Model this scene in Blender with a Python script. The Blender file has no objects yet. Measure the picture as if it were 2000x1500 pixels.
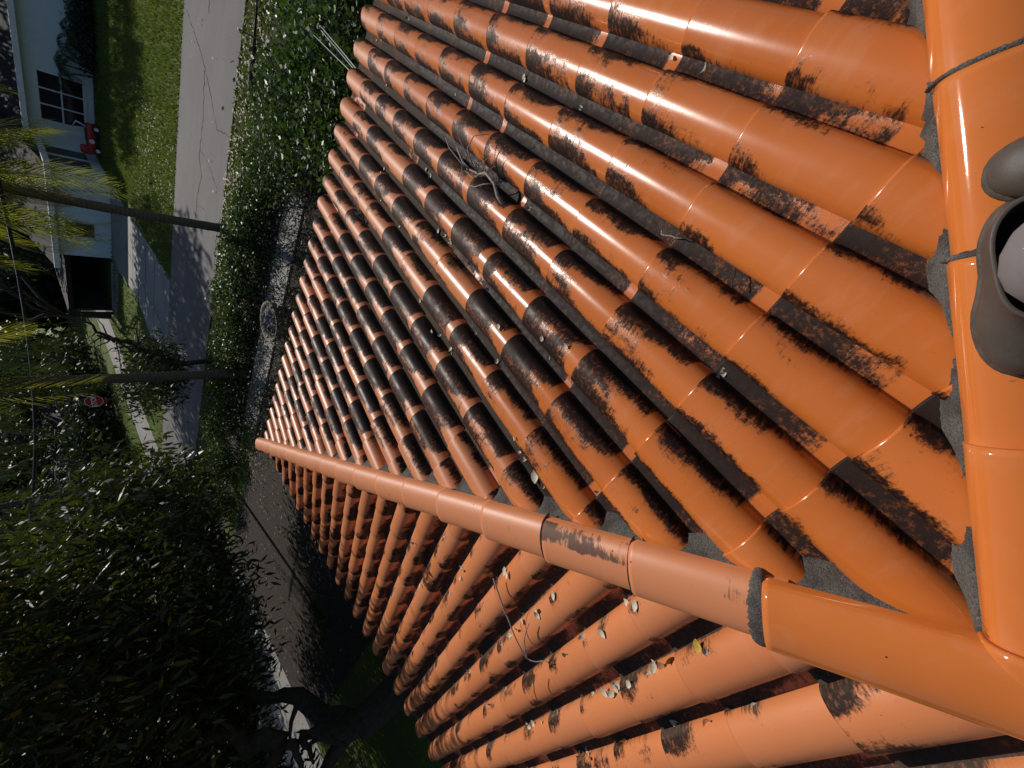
import bpy, bmesh, math, random
import numpy as np
from mathutils import Vector, Matrix
random.seed(7); RNG = np.random.default_rng(7)
S = bpy.context.scene; COL = S.collection; R = math.radians; PI = math.pi

# ------------------------------------------------------------------ camera
W = 0.25                                   # width of one roof tile column
CAM = Vector((1.5393590, 3.0835218, 5.1565172)) * W
d_ = Vector((-0.4915648, 0.4070563, -0.7698502)); up_ = Vector((0.7412613, 0.6595556, -0.1245719)); rt_ = Vector((0.4570512, -0.6318953, -0.6259493))
cd = bpy.data.cameras.new('camera'); cam = bpy.data.objects.new('camera', cd); COL.objects.link(cam); S.camera = cam
cd.sensor_width = 36; cd.lens = 792.0/2000*36; cd.clip_start = 0.02; cd.clip_end = 600
m = Matrix((rt_, up_, -d_)).transposed().to_4x4(); m.translation = CAM; cam.matrix_world = m
# ------------------------------------------------------------------ light
sun_dir = Vector((-0.25, 0.795, 0.555)).normalized()
wd = bpy.data.worlds.new('World'); S.world = wd; wd.use_nodes = True
wn = wd.node_tree.nodes; bg = wn['Background']; sk = wn.new('ShaderNodeTexSky'); sk.sky_type = 'NISHITA'; sk.sun_disc = False
sk.sun_elevation = math.asin(sun_dir.z); sk.sun_rotation = math.atan2(sun_dir.x, sun_dir.y)
sk.air_density = 1.0; sk.dust_density = 0.6; sk.ozone_density = 1.0
wd.node_tree.links.new(sk.outputs[0], bg.inputs[0]); bg.inputs[1].default_value = 0.058
sl = bpy.data.lights.new('sun', 'SUN'); sl.energy = 3.4; sl.angle = R(0.55); sl.color = (1.0, 0.94, 0.86)
so = bpy.data.objects.new('sun', sl); COL.objects.link(so); so.rotation_euler = sun_dir.to_track_quat('Z', 'Y').to_euler()
S.view_settings.view_transform = 'Standard'; S.view_settings.look = 'None'; S.view_settings.gamma = 1; S.view_settings.exposure = -0.04
S.render.engine = 'CYCLES'

# ------------------------------------------------------------------ helpers
def tag(o, label=None, cat=None, group=None, kind=None):
    if label: o['label'] = label
    if cat: o['category'] = cat
    if group: o['group'] = group
    if kind: o['kind'] = kind
    return o
def empty(name, loc=(0, 0, 0), rz=0, **k):
    o = bpy.data.objects.new(name, None); COL.objects.link(o); o.location = loc; o.rotation_euler = (0, 0, rz); o.empty_display_size = .2
    return tag(o, **k)
def mesh(name, verts, faces, mat, parent=None, smooth=False, **k):
    me = bpy.data.meshes.new(name); me.from_pydata([tuple(v) for v in verts], [], faces); me.update()
    if smooth: me.polygons.foreach_set('use_smooth', [True]*len(me.polygons))
    for mm in (mat if isinstance(mat, (list, tuple)) else [mat]): me.materials.append(mm)
    o = bpy.data.objects.new(name, me); COL.objects.link(o)
    if parent: o.parent = parent
    return tag(o, **k)
def quads_np(name, V, mat, parent=None, rnd=None, **k):
    """V: (n,4,3) separate quads"""
    n = len(V); me = bpy.data.meshes.new(name)
    me.vertices.add(n*4); me.vertices.foreach_set('co', np.ascontiguousarray(V, dtype=np.float32).ravel())
    me.loops.add(n*4); me.loops.foreach_set('vertex_index', np.arange(n*4, dtype=np.int32))
    me.polygons.add(n); me.polygons.foreach_set('loop_start', np.arange(0, n*4, 4, dtype=np.int32))
    me.update(calc_edges=True)
    if rnd is None: rnd = RNG.random(n)
    a = me.attributes.new('rnd', 'FLOAT', 'FACE'); a.data.foreach_set('value', np.asarray(rnd, dtype=np.float32))
    me.materials.append(mat); o = bpy.data.objects.new(name, me); COL.objects.link(o)
    if parent: o.parent = parent
    return tag(o, **k)
class MB:
    def __init__(s): s.v = []; s.f = []
    def add(s, v, f):
        n = len(s.v); s.v += [tuple(a) for a in v]; s.f += [tuple(i+n for i in q) for q in f]; return s
    def box(s, x0, y0, z0, x1, y1, z1):
        return s.add([(x0,y0,z0),(x1,y0,z0),(x1,y1,z0),(x0,y1,z0),(x0,y0,z1),(x1,y0,z1),(x1,y1,z1),(x0,y1,z1)], [(0,3,2,1),(4,5,6,7),(0,1,5,4),(1,2,6,5),(2,3,7,6),(3,0,4,7)])
    def tube(s, pts, rad, n=8, caps=True):
        pts = [Vector(p) for p in pts]; rings = []; N = len(pts)
        rs = rad if isinstance(rad, (list, tuple)) else [rad]*N
        ref = Vector((0.13, 0.21, 1)).normalized()
        for i, p in enumerate(pts):
            t = (pts[min(i+1, N-1)]-pts[max(i-1, 0)]).normalized()
            a = t.cross(ref)
            if a.length < 1e-3: a = t.cross(Vector((1, 0, 0)))
            a.normalize(); b = t.cross(a)
            rings.append([p+(a*math.cos(2*PI*j/n)+b*math.sin(2*PI*j/n))*rs[i] for j in range(n)])
        v = [q for r in rings for q in r]
        f = [(i*n+j, i*n+(j+1) % n, (i+1)*n+(j+1) % n, (i+1)*n+j) for i in range(N-1) for j in range(n)]
        if caps: f += [tuple(range(n))[::-1], tuple((N-1)*n+j for j in range(n))]
        return s.add(v, f)
    def lathe(s, prof, c=(0, 0, 0), n=24, M=None):
        v = []
        for r, z in prof:
            for j in range(n):
                q = Vector((r*math.cos(2*PI*j/n), r*math.sin(2*PI*j/n), z))
                v.append((M @ q if M else q)+Vector(c))
        f = [(i*n+j, i*n+(j+1) % n, (i+1)*n+(j+1) % n, (i+1)*n+j) for i in range(len(prof)-1) for j in range(n)]
        return s.add(v, f)
    def build(s, name, mat, parent=None, smooth=False, **k): return mesh(name, s.v, s.f, mat, parent, smooth, **k)

# ------------------------------------------------------------------ materials
class NT:
    def __init__(s, name):
        s.m = bpy.data.materials.new(name); s.m.use_nodes = True; s.t = s.m.node_tree; s.n = s.t.nodes; s.p = s.n['Principled BSDF']; s.out = s.n['Material Output']
    def link(s, a, b): s.t.links.new(a, b)
    def node(s, typ, **k):
        o = s.n.new(typ)
        for a, b in k.items(): setattr(o, a, b)
        return o
    def inp(s, sock, v):
        if v is None: return
        if isinstance(v, (int, float)): sock.default_value = (v, v, v, 1) if sock.type == 'RGBA' else v
        elif isinstance(v, (tuple, list)): sock.default_value = tuple(v)+((1,) if len(v) == 3 and sock.type == 'RGBA' else ())
        else: s.link(v, sock)
    def math(s, op, a, b=None, c=None, clamp=False):
        o = s.node('ShaderNodeMath', operation=op, use_clamp=clamp); s.inp(o.inputs[0], a); s.inp(o.inputs[1], b); s.inp(o.inputs[2], c); return o.outputs[0]
    def noise(s, vec, scale, detail=4, rough=.55, dist=0):
        o = s.node('ShaderNodeTexNoise'); s.inp(o.inputs['Vector'], vec); o.inputs['Scale'].default_value = scale; o.inputs['Detail'].default_value = detail
        o.inputs['Roughness'].default_value = rough; o.inputs['Distortion'].default_value = dist; return o.outputs[0]
    def ramp(s, fac, pts, interp='LINEAR'):
        o = s.node('ShaderNodeValToRGB'); s.inp(o.inputs[0], fac); cr = o.color_ramp; cr.interpolation = interp
        while len(cr.elements) < len(pts): cr.elements.new(.5)
        for e, (p, c) in zip(cr.elements, pts):
            e.position = p; e.color = (c, c, c, 1) if isinstance(c, (int, float)) else tuple(c)+(1,)
        return o.outputs[0]
    def mix(s, fac, a, b):
        o = s.node('ShaderNodeMix', data_type='RGBA'); s.inp(o.inputs[0], fac); s.inp(o.inputs[6], a); s.inp(o.inputs[7], b); return o.outputs[2]
    def mapr(s, v, a, b, c=0., d=1., sm=True):
        o = s.node('ShaderNodeMapRange'); o.interpolation_type = 'SMOOTHSTEP' if sm else 'LINEAR'; s.inp(o.inputs[0], v)
        for i, q in zip((1, 2, 3, 4), (a, b, c, d)): s.inp(o.inputs[i], q)
        return o.outputs[0]
    def comb(s, x, y, z=0.):
        o = s.node('ShaderNodeCombineXYZ'); s.inp(o.inputs[0], x); s.inp(o.inputs[1], y); s.inp(o.inputs[2], z); return o.outputs[0]
    def pos(s): return s.node('ShaderNodeNewGeometry').outputs['Position']
    def obj(s): return s.node('ShaderNodeTexCoord').outputs['Object']
    def attr(s, n): return s.node('ShaderNodeAttribute', attribute_name=n)
    def bump(s, h, st=.3, dist=.01):
        o = s.node('ShaderNodeBump'); o.inputs['Strength'].default_value = st; o.inputs['Distance'].default_value = dist; s.inp(o.inputs['Height'], h); s.link(o.outputs[0], s.p.inputs['Normal']); return o
    def set(s, base=None, rough=None, spec=None, metal=None):
        s.inp(s.p.inputs['Base Color'], base); s.inp(s.p.inputs['Roughness'], rough); s.inp(s.p.inputs['Specular IOR Level'], spec); s.inp(s.p.inputs['Metallic'], metal); return s.m
def simple(name, col, rough=.7, var=.25, scale=6, bump=.2, metal=None, spec=None, bd=.01):
    t = NT(name); n = t.noise(t.pos(), scale, 6, .6)
    c1 = tuple(x*(1-var) for x in col); c2 = tuple(min(1, x*(1+var)) for x in col)
    t.set(t.ramp(n, [(.3, c1), (.7, c2)]), rough, spec, metal)
    if bump: t.bump(t.noise(t.pos(), scale*6, 4), bump, bd)
    return t.m

def tile_mat(name):
    t = NT(name); uv = t.node('ShaderNodeUVMap', uv_map='uv'); sp = t.node('ShaderNodeSeparateXYZ'); t.link(uv.outputs[0], sp.inputs[0]); u, v = sp.outputs[0], sp.outputs[1]
    at = t.attr('st'); sc = t.node('ShaderNodeSeparateColor'); t.link(at.outputs['Color'], sc.inputs[0]); stain, rnd, dust_pale = sc.outputs[0], sc.outputs[1], sc.outputs[2]
    r50 = t.math('MULTIPLY', rnd, 57.); r31 = t.math('MULTIPLY', rnd, 31.)
    pan = t.mapr(u, .74, .79); foot = t.mapr(u, .03, .12, 1., 0.)
    # brushed algae: streaks run round the barrel, broken along it
    A = lambda su, sv: t.comb(t.math('MULTIPLY_ADD', u, su, r50), t.math('MULTIPLY_ADD', v, sv, r31), rnd)
    coarse = t.noise(A(2.6, 2.2), 1., 4, .6); fib = t.noise(A(4.5, 34.), 1., 6, .75); fine = t.noise(A(34., 60.), 1., 4, .7)
    side = t.ramp(u, [(0., 1.05), (.06, .90), (.14, .58), (.25, .26), (.40, .02), (.56, .25), (.69, .78), (.77, 1.25), (1., 1.3)])
    band = t.mapr(t.math('MULTIPLY_ADD', t.math('SUBTRACT', fib, .5), .10, t.math('MULTIPLY_ADD', t.math('SUBTRACT', coarse, .5), .22, v)), .80, .90, 0., 1.)
    top = t.math('ADD', t.mapr(v, .0, .55, .34, 0., False), t.mapr(v, .5, .85, 0., -.34, False))
    e = t.math('MULTIPLY_ADD', side, .95, stain); e = t.math('SUBTRACT', e, t.math('MULTIPLY', t.math('MULTIPLY', dust_pale, .45), t.mapr(u, .16, .02))); e = t.math('ADD', e, top)
    e = t.math('MULTIPLY_ADD', t.math('SUBTRACT', coarse, .5), 2.4, e); e = t.math('MULTIPLY_ADD', t.math('SUBTRACT', fib, .5), 1.05, e)
    e = t.math('MULTIPLY_ADD', t.math('SUBTRACT', fine, .5), .75, e)
    bandk = t.math('MULTIPLY', band, t.math('MULTIPLY_ADD', t.math('MULTIPLY', pan, t.math('MAXIMUM', t.mapr(dust_pale, .0, .22), t.mapr(rnd, .50, .52))), -1.2, 1.2))
    e = t.math('SUBTRACT', e, bandk)
    mask = t.mapr(e, .85, 1.26)
    speck = t.mapr(t.noise(A(30., 44.), 1., 2, .5), .70, .74, 0., .8); mask = t.math('MAXIMUM', mask, t.math('MULTIPLY', speck, t.math('MULTIPLY', stain, 1.2)), clamp=True)
    P = t.pos(); big = t.noise(P, 2.3, 4, .6)
    org = t.mix(t.mapr(rnd, 0, 1, 0, 1, False), (.52, .135, .022), (.62, .172, .033))
    org = t.mix(t.mapr(big, .35, .7, 0., .55), org, (.60, .175, .05))
    pale = t.mapr(t.noise(A(1.4, 7.), 1., 4, .6), .5, .72, 0., .16); org = t.mix(pale, org, (.66, .30, .16)); org = t.mix(t.math('MULTIPLY', dust_pale, .50), org, (.64, .265, .13))  # base also turns paler and pinker as this value rises
    blk = t.mix(fine, (.009, .005, .0045), (.034, .017, .013)); gd = t.mix(t.noise(P, 60, 4, .7), (.032, .023, .018), (.105, .08, .062))
    dk = t.math('MULTIPLY', dust_pale, t.math('MAXIMUM', pan, t.math('MULTIPLY', foot, .7)))
    dk = t.mapr(t.math('MULTIPLY_ADD', t.math('SUBTRACT', coarse, .5), .9, dk), .35, .75)
    dirt = t.mix(dk, blk, gd)
    thin = t.mapr(t.noise(A(16., 26.), 1., 5, .75), .48, .70, 1., .62)          # the film is thinner in places
    thin = t.math('MAXIMUM', thin, t.mapr(e, 1.15, 1.75)); base = t.mix(t.math('MULTIPLY', mask, thin), org, dirt)
    ro = t.math('MULTIPLY_ADD', t.math('SUBTRACT', big, .5), .10, t.math('MULTIPLY_ADD', dust_pale, .25, .21)); wet = t.mix(pan, t.mapr(t.noise(P, 9, 3), .35, .6, .40, .58), t.mapr(t.noise(P, 40, 4), .38, .6, .55, .68))
    ro = t.mix(mask, ro, wet); ro = t.mix(t.math('MULTIPLY', dk, mask), ro, .88); spc = t.mix(t.math('MULTIPLY', dk, mask), t.mix(mask, .55, .17), .10)
    t.set(base, ro, spc)
    h = t.math('MULTIPLY_ADD', mask, .25, t.math('MULTIPLY', t.noise(P, 900, 2), .05)); h = t.math('MULTIPLY_ADD', t.noise(P, 220, 3), t.math('MULTIPLY_ADD', mask, .5, .02), h)
    h = t.math('MULTIPLY_ADD', t.noise(P, 14, 2), .35, h)
    t.bump(h, .28, .0025)
    return t.m
def cap_mat():
    t = NT('glazed_cap'); P = t.pos(); uv = t.node('ShaderNodeUVMap', uv_map='uv'); sp = t.node('ShaderNodeSeparateXYZ'); t.link(uv.outputs[0], sp.inputs[0]); u, v = sp.outputs[0], sp.outputs[1]
    at = t.attr('st'); sc = t.node('ShaderNodeSeparateColor'); t.link(at.outputs['Color'], sc.inputs[0]); stain, rnd = sc.outputs[0], sc.outputs[1]
    r50 = t.math('MULTIPLY', rnd, 57.); A = lambda su, sv: t.comb(t.math('MULTIPLY_ADD', u, su, r50), t.math('MULTIPLY_ADD', v, sv, r50), rnd)
    c = t.noise(A(2.2, 3.), 1., 3, .5); f = t.noise(A(3.4, 34.), 1., 6, .75)
    win = t.math('MULTIPLY', t.mapr(u, .50, .40), t.mapr(u, .04, .10))
    e = t.math('ADD', t.math('MULTIPLY', stain, win), t.math('MULTIPLY_ADD', t.math('SUBTRACT', c, .5), 2.6, t.math('MULTIPLY', t.math('SUBTRACT', f, .5), 1.2)))
    mask = t.mapr(e, .60, .84, 0., .85)
    speck = t.mapr(t.noise(A(14., 30.), 1., 1, .4), .795, .81, 0., .9); mask = t.math('MAXIMUM', mask, speck)
    big = t.noise(P, 3., 4, .6); org = t.mix(big, (.56, .150, .028), (.66, .195, .045)); org = t.mix(t.mapr(t.noise(P, 11, 4), .5, .75, 0., .14), org, (.68, .32, .18)); org = t.mix(t.math('MULTIPLY_ADD', sc.outputs[2], -.6, .6), org, (.66, .275, .14))
    t.set(t.mix(mask, org, (.03, .018, .016)), t.math('MULTIPLY_ADD', mask, .25, t.math('MULTIPLY_ADD', t.math('SUBTRACT', big, .5), .08, t.math('MULTIPLY_ADD', sc.outputs[2], -.41, .48))), .55)
    h = t.math('MULTIPLY_ADD', t.noise(P, 14, 2), .35, t.math('MULTIPLY', t.noise(P, 700, 2), .05)); t.bump(h, .25, .0025)
    return t.m
M = {}
M['tile'] = tile_mat('glazed_roof_tile'); M['cap'] = cap_mat()
t = NT('mortar'); P = t.pos(); n = t.noise(P, 240, 3, .7)
t.set(t.mix(t.mapr(t.noise(P, 9, 3), .4, .65), t.ramp(n, [(.35, (.05, .044, .038)), (.62, (.15, .135, .12)), (.75, (.32, .30, .27))]), t.ramp(n, [(.35, (.035, .028, .026)), (.7, (.09, .075, .068))])), .75, .4)
t.bump(t.math('MULTIPLY_ADD', n, .6, t.noise(P, 60, 4)), .9, .006); M['mortar'] = t.m
# asphalt with cracks
t = NT('asphalt'); P = t.pos(); n = t.noise(P, 90, 4, .7); b = t.noise(P, .6, 5, .6)
wv = t.node('ShaderNodeMapping'); t.link(P, wv.inputs[0]); wv.inputs['Scale'].default_value = (.12, 2.2, 1); st = t.noise(wv.outputs[0], 1., 4, .6)
c = t.mix(n, (.115, .108, .107), (.20, .188, .185)); c = t.mix(t.mapr(b, .4, .65, 0., .35), c, (.22, .205, .20)); c = t.mix(t.mapr(st, .45, .7, 0., .35), c, (.105, .10, .10))
t.set(c, .85, .3); t.bump(n, .5, .006); M['asphalt'] = t.m
M['crack'] = simple('crack', (.012, .011, .010), .9, .3, 20, 0)
t = NT('concrete'); P = t.pos(); n = t.noise(P, 60, 4, .7); c = t.mix(n, (.27, .255, .235), (.40, .385, .36)); c = t.mix(t.mapr(t.noise(P, .9, 5), .45, .7, 0., .5), c, (.22, .205, .185))
t.set(c, .85, .3); t.bump(n, .4, .005); M['concrete'] = t.m
t = NT('side_road'); P = t.pos(); mp = t.node('ShaderNodeMapping'); t.link(P, mp.inputs[0]); mp.inputs['Scale'].default_value = (3.2, .08, 1); st = t.noise(mp.outputs[0], 1., 3, .5)
t.set(t.mix(st, (.19, .18, .17), (.42, .40, .385)), .85, .3); M['sideroad'] = t.m
t = NT('lawn'); P = t.pos(); n = t.noise(P, 30, 5, .75); b = t.noise(P, .7, 4, .6)
c = t.mix(n, (.055, .09, .016), (.17, .24, .04)); c = t.mix(t.mapr(b, .42, .62, 0., .6), c, t.mix(n, (.05, .045, .02), (.16, .15, .06)))
t.set(c, .9, .2); t.bump(n, .9, .05); M['lawn'] = t.m
t = NT('verge'); P = t.pos(); n = t.noise(P, 26, 5, .75); b = t.noise(P, 1.4, 4, .6)
c = t.mix(n, (.05, .045, .025), (.17, .15, .09)); c = t.mix(t.mapr(b, .4, .6, 0., .75), c, t.mix(n, (.04, .06, .015), (.10, .14, .03))); t.set(c, .95, .2); t.bump(n, .9, .04); M['verge'] = t.m
M['soil'] = simple('soil', (.045, .034, .024), .95, .6, 14, .9, bd=.03)
def leafm(name, a, b, tr, k=.35, rough=.38, warm=None, spec=.5):
    t = NT(name); rn = t.attr('rnd').outputs['Fac']; c = t.mix(rn, a, b)
    if warm: c = t.mix(t.mapr(rn, .93, .95), c, warm)
    t.set(c, rough, spec); tb = t.node('ShaderNodeBsdfTranslucent'); t.inp(tb.inputs[0], t.mix(rn, tr, tuple(x*1.4 for x in tr)))
    mx = t.node('ShaderNodeMixShader'); mx.inputs[0].default_value = k; t.link(t.p.outputs[0], mx.inputs[1]); t.link(tb.outputs[0], mx.inputs[2]); t.link(mx.outputs[0], t.out.inputs[0]); return t.m
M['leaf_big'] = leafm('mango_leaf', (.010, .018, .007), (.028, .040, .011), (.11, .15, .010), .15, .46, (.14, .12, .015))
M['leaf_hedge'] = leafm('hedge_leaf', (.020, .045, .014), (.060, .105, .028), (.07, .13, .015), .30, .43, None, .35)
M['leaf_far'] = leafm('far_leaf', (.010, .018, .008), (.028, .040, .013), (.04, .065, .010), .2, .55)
M['frond'] = leafm('palm_frond', (.05, .075, .012), (.12, .13, .018), (.30, .31, .03), .45, .4)
M['frond_dark'] = leafm('palm_frond_dark', (.03, .05, .015), (.06, .09, .02), (.07, .10, .015), .3, .35)
M['frond_dry'] = leafm('dry_frond', (.10, .07, .045), (.20, .14, .09), (.12, .07, .03), .25, .7)
M['grass'] = leafm('grass_blade', (.075, .105, .018), (.165, .215, .035), (.17, .23, .03), .3, .7, (.15, .14, .06))
M['litter'] = leafm('leaf_litter', (.20, .15, .10), (.48, .40, .30), (.2, .12, .05), .2, .6)
M['dryleaf'] = simple('dry_leaf', (.58, .52, .38), .6, .2, 60, .2); M['dryleaf_o'] = simple('orange_leaf', (.45, .17, .06), .6, .3, 60, .2); M['dryleaf_y'] = simple('yellow_leaf', (.50, .32, .05), .6, .3, 60, .2)
M['twig'] = simple('twig', (.30, .26, .235), .8, .5, 80, .3); M['twig_dark'] = simple('twig_dark', (.035, .026, .022), .8, .5, 80, .3)
M['bark'] = simple('bark', (.055, .042, .033), .9, .5, 9, .8, bd=.03)
t = NT('palm_bark'); P = t.pos(); sx = t.node('ShaderNodeSeparateXYZ'); t.link(P, sx.inputs[0]); rg = t.node('ShaderNodeTexWave'); rg.bands_direction = 'Z'; rg.inputs['Scale'].default_value = 3.4; rg.inputs['Distortion'].default_value = 2.; t.link(P, rg.inputs[0])
t.set(t.mix(t.noise(P, 22, 5, .7), t.mix(rg.outputs[1], (.055, .046, .036), (.11, .095, .075)), (.16, .145, .12)), .9, .2); t.bump(rg.outputs[1], .6, .02); M['palmbark'] = t.m
M['wall'] = simple('house_wall', (.66, .78, .84), .8, .05, 3, .1); M['white'] = simple('white_paint', (.74, .76, .78), .6, .06, 4, .05)
M['shingle'] = simple('shingle', (.013, .012, .013), .9, .4, 14, .5); M['glass'] = simple('window_glass', (.012, .015, .02), .08, .2, 3, 0); M['dark'] = simple('carport_shade', (.03, .032, .036), .9, .2, 3, 0)  # carport walls near-black: the shade inside is put into their colour
M['brown'] = simple('brown_shutter', (.16, .09, .05), .7, .3, 8, .1); M['stucco'] = simple('stucco', (.50, .44, .36), .9, .08, 20, .3)
M['red'] = simple('red_paint', (.42, .02, .02), .4, .15, 8, 0); M['rubber'] = simple('rubber', (.02, .02, .022), .7, .2, 20, .2); M['steel'] = simple('galvanised', (.30, .31, .33), .45, .15, 20, 0, metal=.6)
M['signred'] = simple('sign_red', (.48, .015, .02), .45, .08, 6, 0); M['signwhite'] = simple('sign_white', (.8, .8, .8), .5, .04, 6, 0); M['signback'] = simple('sign_back', (.35, .36, .37), .5, .1, 6, 0)
M['cable_w'] = simple('pale_cable', (.55, .55, .55), .4, .1, 20, 0); M['cable_k'] = simple('black_cable', (.015, .015, .02), .5, .2, 20, 0)
M['stone'] = simple('planter_stone', (.22, .21, .235), .85, .4, 16, .8, bd=.02); M['stone_t'] = simple('planter_rim', (.20, .165, .11), .85, .3, 16, .5)
t = NT('boot_leather'); P = t.pos(); t.set(t.mix(t.noise(P, 30, 5, .7), (.058, .045, .037), (.105, .084, .070)), .55, .4); t.bump(t.noise(P, 140, 4), .25, .002); M['boot'] = t.m
M['sole'] = simple('boot_sole', (.075, .060, .046), .75, .3, 40, .3); M['lining'] = simple('boot_lining', (.025, .018, .018), .9, .2, 40, .2)
t = NT('trouser_cloth'); P = t.pos(); t.set(t.mix(t.mapr(t.noise(P, 90, 2, .4), .76, .79), t.mix(t.noise(P, 25, 5), (.165, .15, .15), (.215, .195, .195)), (.7, .66, .6)), .9, .2); t.bump(t.noise(P, 500, 2), .3, .001); M['cloth'] = t.m
M['skin'] = simple('skin', (.42, .24, .16), .55, .08, 30, .1); M['shirt'] = simple('shirt_cloth', (.16, .19, .24), .85, .1, 30, .2); M['hair'] = simple('hair', (.03, .02, .015), .6, .3, 80, .4)

# ------------------------------------------------------------------ ground and roads
GZ = -3.75
def sheet(name, poly, z, mat, **k):
    return mesh(name, [(x, y, z) for x, y in poly], [tuple(range(len(poly)))], mat, **k)
sheet('ground', [(-250, -200), (250, -200), (250, 300), (-250, 300)], GZ, M['lawn'], kind='structure')
sheet('road', [(-120, 16.0), (60, 16.0), (60, 21.1), (-120, 21.1)], GZ+.008, M['asphalt'], kind='structure')
sheet('side_road', [(-28.0, 21.1), (-24.5, 21.1), (-24.5, 120), (-28.0, 120)], GZ+.012, M['sideroad'], kind='structure')
sheet('driveway', [(-17.4, 21.1), (-12.1, 21.1), (-13.1, 30.0), (-12.9, 33.0), (-22.6, 33.2), (-22.6, 32.0), (-18.2, 31.4), (-17.0, 27.0), (-17.6, 24.0)], GZ+.016, M['concrete'], kind='structure')
mb = MB()
for y in (23.6, 25.2, 26.6, 27.9, 29.4): mb.box(-17.4, y-.02, GZ+.017, -12.7, y+.02, GZ+.020)
mb.box(-15.4, 21.2, GZ+.017, -15.36, 29.4, GZ+.020)
mb.build('driveway_joints', M['crack'], kind='structure')
sheet('paved_yard', [(-26.5, -9), (-18.5, -9), (-18.8, 2), (-19.5, 10.5), (-26.5, 10.5)], GZ+.010, M['concrete'], kind='structure')
sheet('verge', [(-40, 14.35), (12, 14.35), (12, 16.0), (-40, 16.0)], GZ+.004, M['verge'], kind='structure')
sheet('planting_bed', [(-40, 3.0), (10, 3.0), (10, 10.9), (-11.6, 10.9), (-40, 10.9)], GZ+.004, M['soil'], kind='structure')
sheet('hedge_bed', [(-40, 11.9), (10, 11.9), (10, 14.35), (-40, 14.35)], GZ+.006, M['soil'], kind='structure')
mb = MB()
xx = -11.9
while xx < 5:
    mb.box(xx, 10.92, GZ+.0, xx+1.17, 11.88, GZ+.05); xx += 1.2
mb.build('walkway', M['concrete'], kind='structure')
# raised edge of the road against the verge
mb = MB()
for i in range(60):
    x = -34+i*.8; mb.box(x, 15.93+random.uniform(-.02, .02), GZ, x+.8, 16.0, GZ+.045)
mb.build('road_edge', simple('road_edge', (.20, .17, .13), .9, .4, 12, .5), kind='structure')
# cracks in the asphalt: thin wandering ribbons
def ribbon(pts, wid, step=.12, wob=.05):
    out = []
    for a, b in zip(pts, pts[1:]):
        a, b = Vector(a), Vector(b); n = max(2, int((b-a).length/step))
        for i in range(n): out.append(a.lerp(b, i/n)+Vector((random.uniform(-wob, wob)*.6, random.uniform(-wob, wob), 0)))
    out.append(Vector(pts[-1])); v = []; f = []
    for i, q in enumerate(out):
        t_ = (out[min(i+1, len(out)-1)]-out[max(0, i-1)]).normalized(); nn = Vector((-t_.y, t_.x, 0)); w_ = wid*random.uniform(.3, 1.5)
        v += [q+nn*w_, q-nn*w_]
    for i in range(len(out)-1): f.append((2*i, 2*i+1, 2*i+3, 2*i+2))
    return v, f
mb = MB(); z = GZ+.013
for pts, wd_ in [([(-1.9,20.8,z),(-2.6,19.2,z),(-3.3,18.2,z),(-4.2,17.2,z),(-4.0,16.1,z)], .012), ([(-3.0,18.7,z),(-4.4,18.5,z),(-5.7,18.6,z),(-6.2,18.2,z),(-6.9,18.5,z),(-8.4,18.5,z),(-10.0,18.3,z)], .017),
                 ([(-6.6,16.15,z),(-7.6,16.3,z),(-8.8,16.15,z),(-9.8,16.3,z)], .014), ([(-5.4,18.6,z),(-5.5,17.6,z),(-5.9,16.7,z)], .007), ([(-8.6,20.9,z),(-9.8,18.8,z),(-10.8,17.3,z),(-11.8,16.1,z)], .008), ([(-7.3,18.4,z),(-7.1,17.5,z),(-7.8,16.9,z)], .006), ([(2.5,20.5,z),(0.5,18.9,z),(-1.5,18.7,z)], .012)]:
    mb.add(*ribbon(pts, wd_))
mb.build('road_cracks', M['crack'], kind='structure')
def scatter(n, xr, yr, keep=lambda x, y: True):
    P_ = np.c_[RNG.uniform(*xr, n), RNG.uniform(*yr, n)]; return P_[[keep(a, b) for a, b in P_]]
def blades(name, P_, h0, h1, wd_, mat, z0, **k):
    n = len(P_); a = RNG.uniform(0, 2*PI, n); h = RNG.uniform(h0, h1, n); le = RNG.uniform(0, 2*PI, n); V = np.zeros((n, 4, 3))
    dx = np.cos(a)*wd_; dy = np.sin(a)*wd_; lx = np.cos(le)*h*.6; ly = np.sin(le)*h*.6
    V[:, 0] = np.c_[P_[:, 0]-dx, P_[:, 1]-dy, np.full(n, z0)]; V[:, 1] = np.c_[P_[:, 0]+dx, P_[:, 1]+dy, np.full(n, z0)]
    V[:, 2] = np.c_[P_[:, 0]+dx*.3+lx, P_[:, 1]+dy*.3+ly, z0+h]; V[:, 3] = np.c_[P_[:, 0]-dx*.3+lx, P_[:, 1]-dy*.3+ly, z0+h]
    return quads_np(name, V, mat, **k)
def in_drive(x, y): return -17.9 < x < -12.3 and y < 33
blades('grass', np.r_[scatter(52000, (-13.5, 3), (21.15, 36.5), lambda x, y: not in_drive(x, y)), scatter(9000, (-31, -17), (21.2, 34), lambda x, y: not in_drive(x, y) and not (-28 < x < -24.5))], .05, .13, .022, M['grass'], GZ, kind='stuff')
blades('verge_grass', scatter(15000, (-20, 4), (14.2, 15.95)), .03, .10, .016, M['grass'], GZ, kind='stuff')
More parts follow.
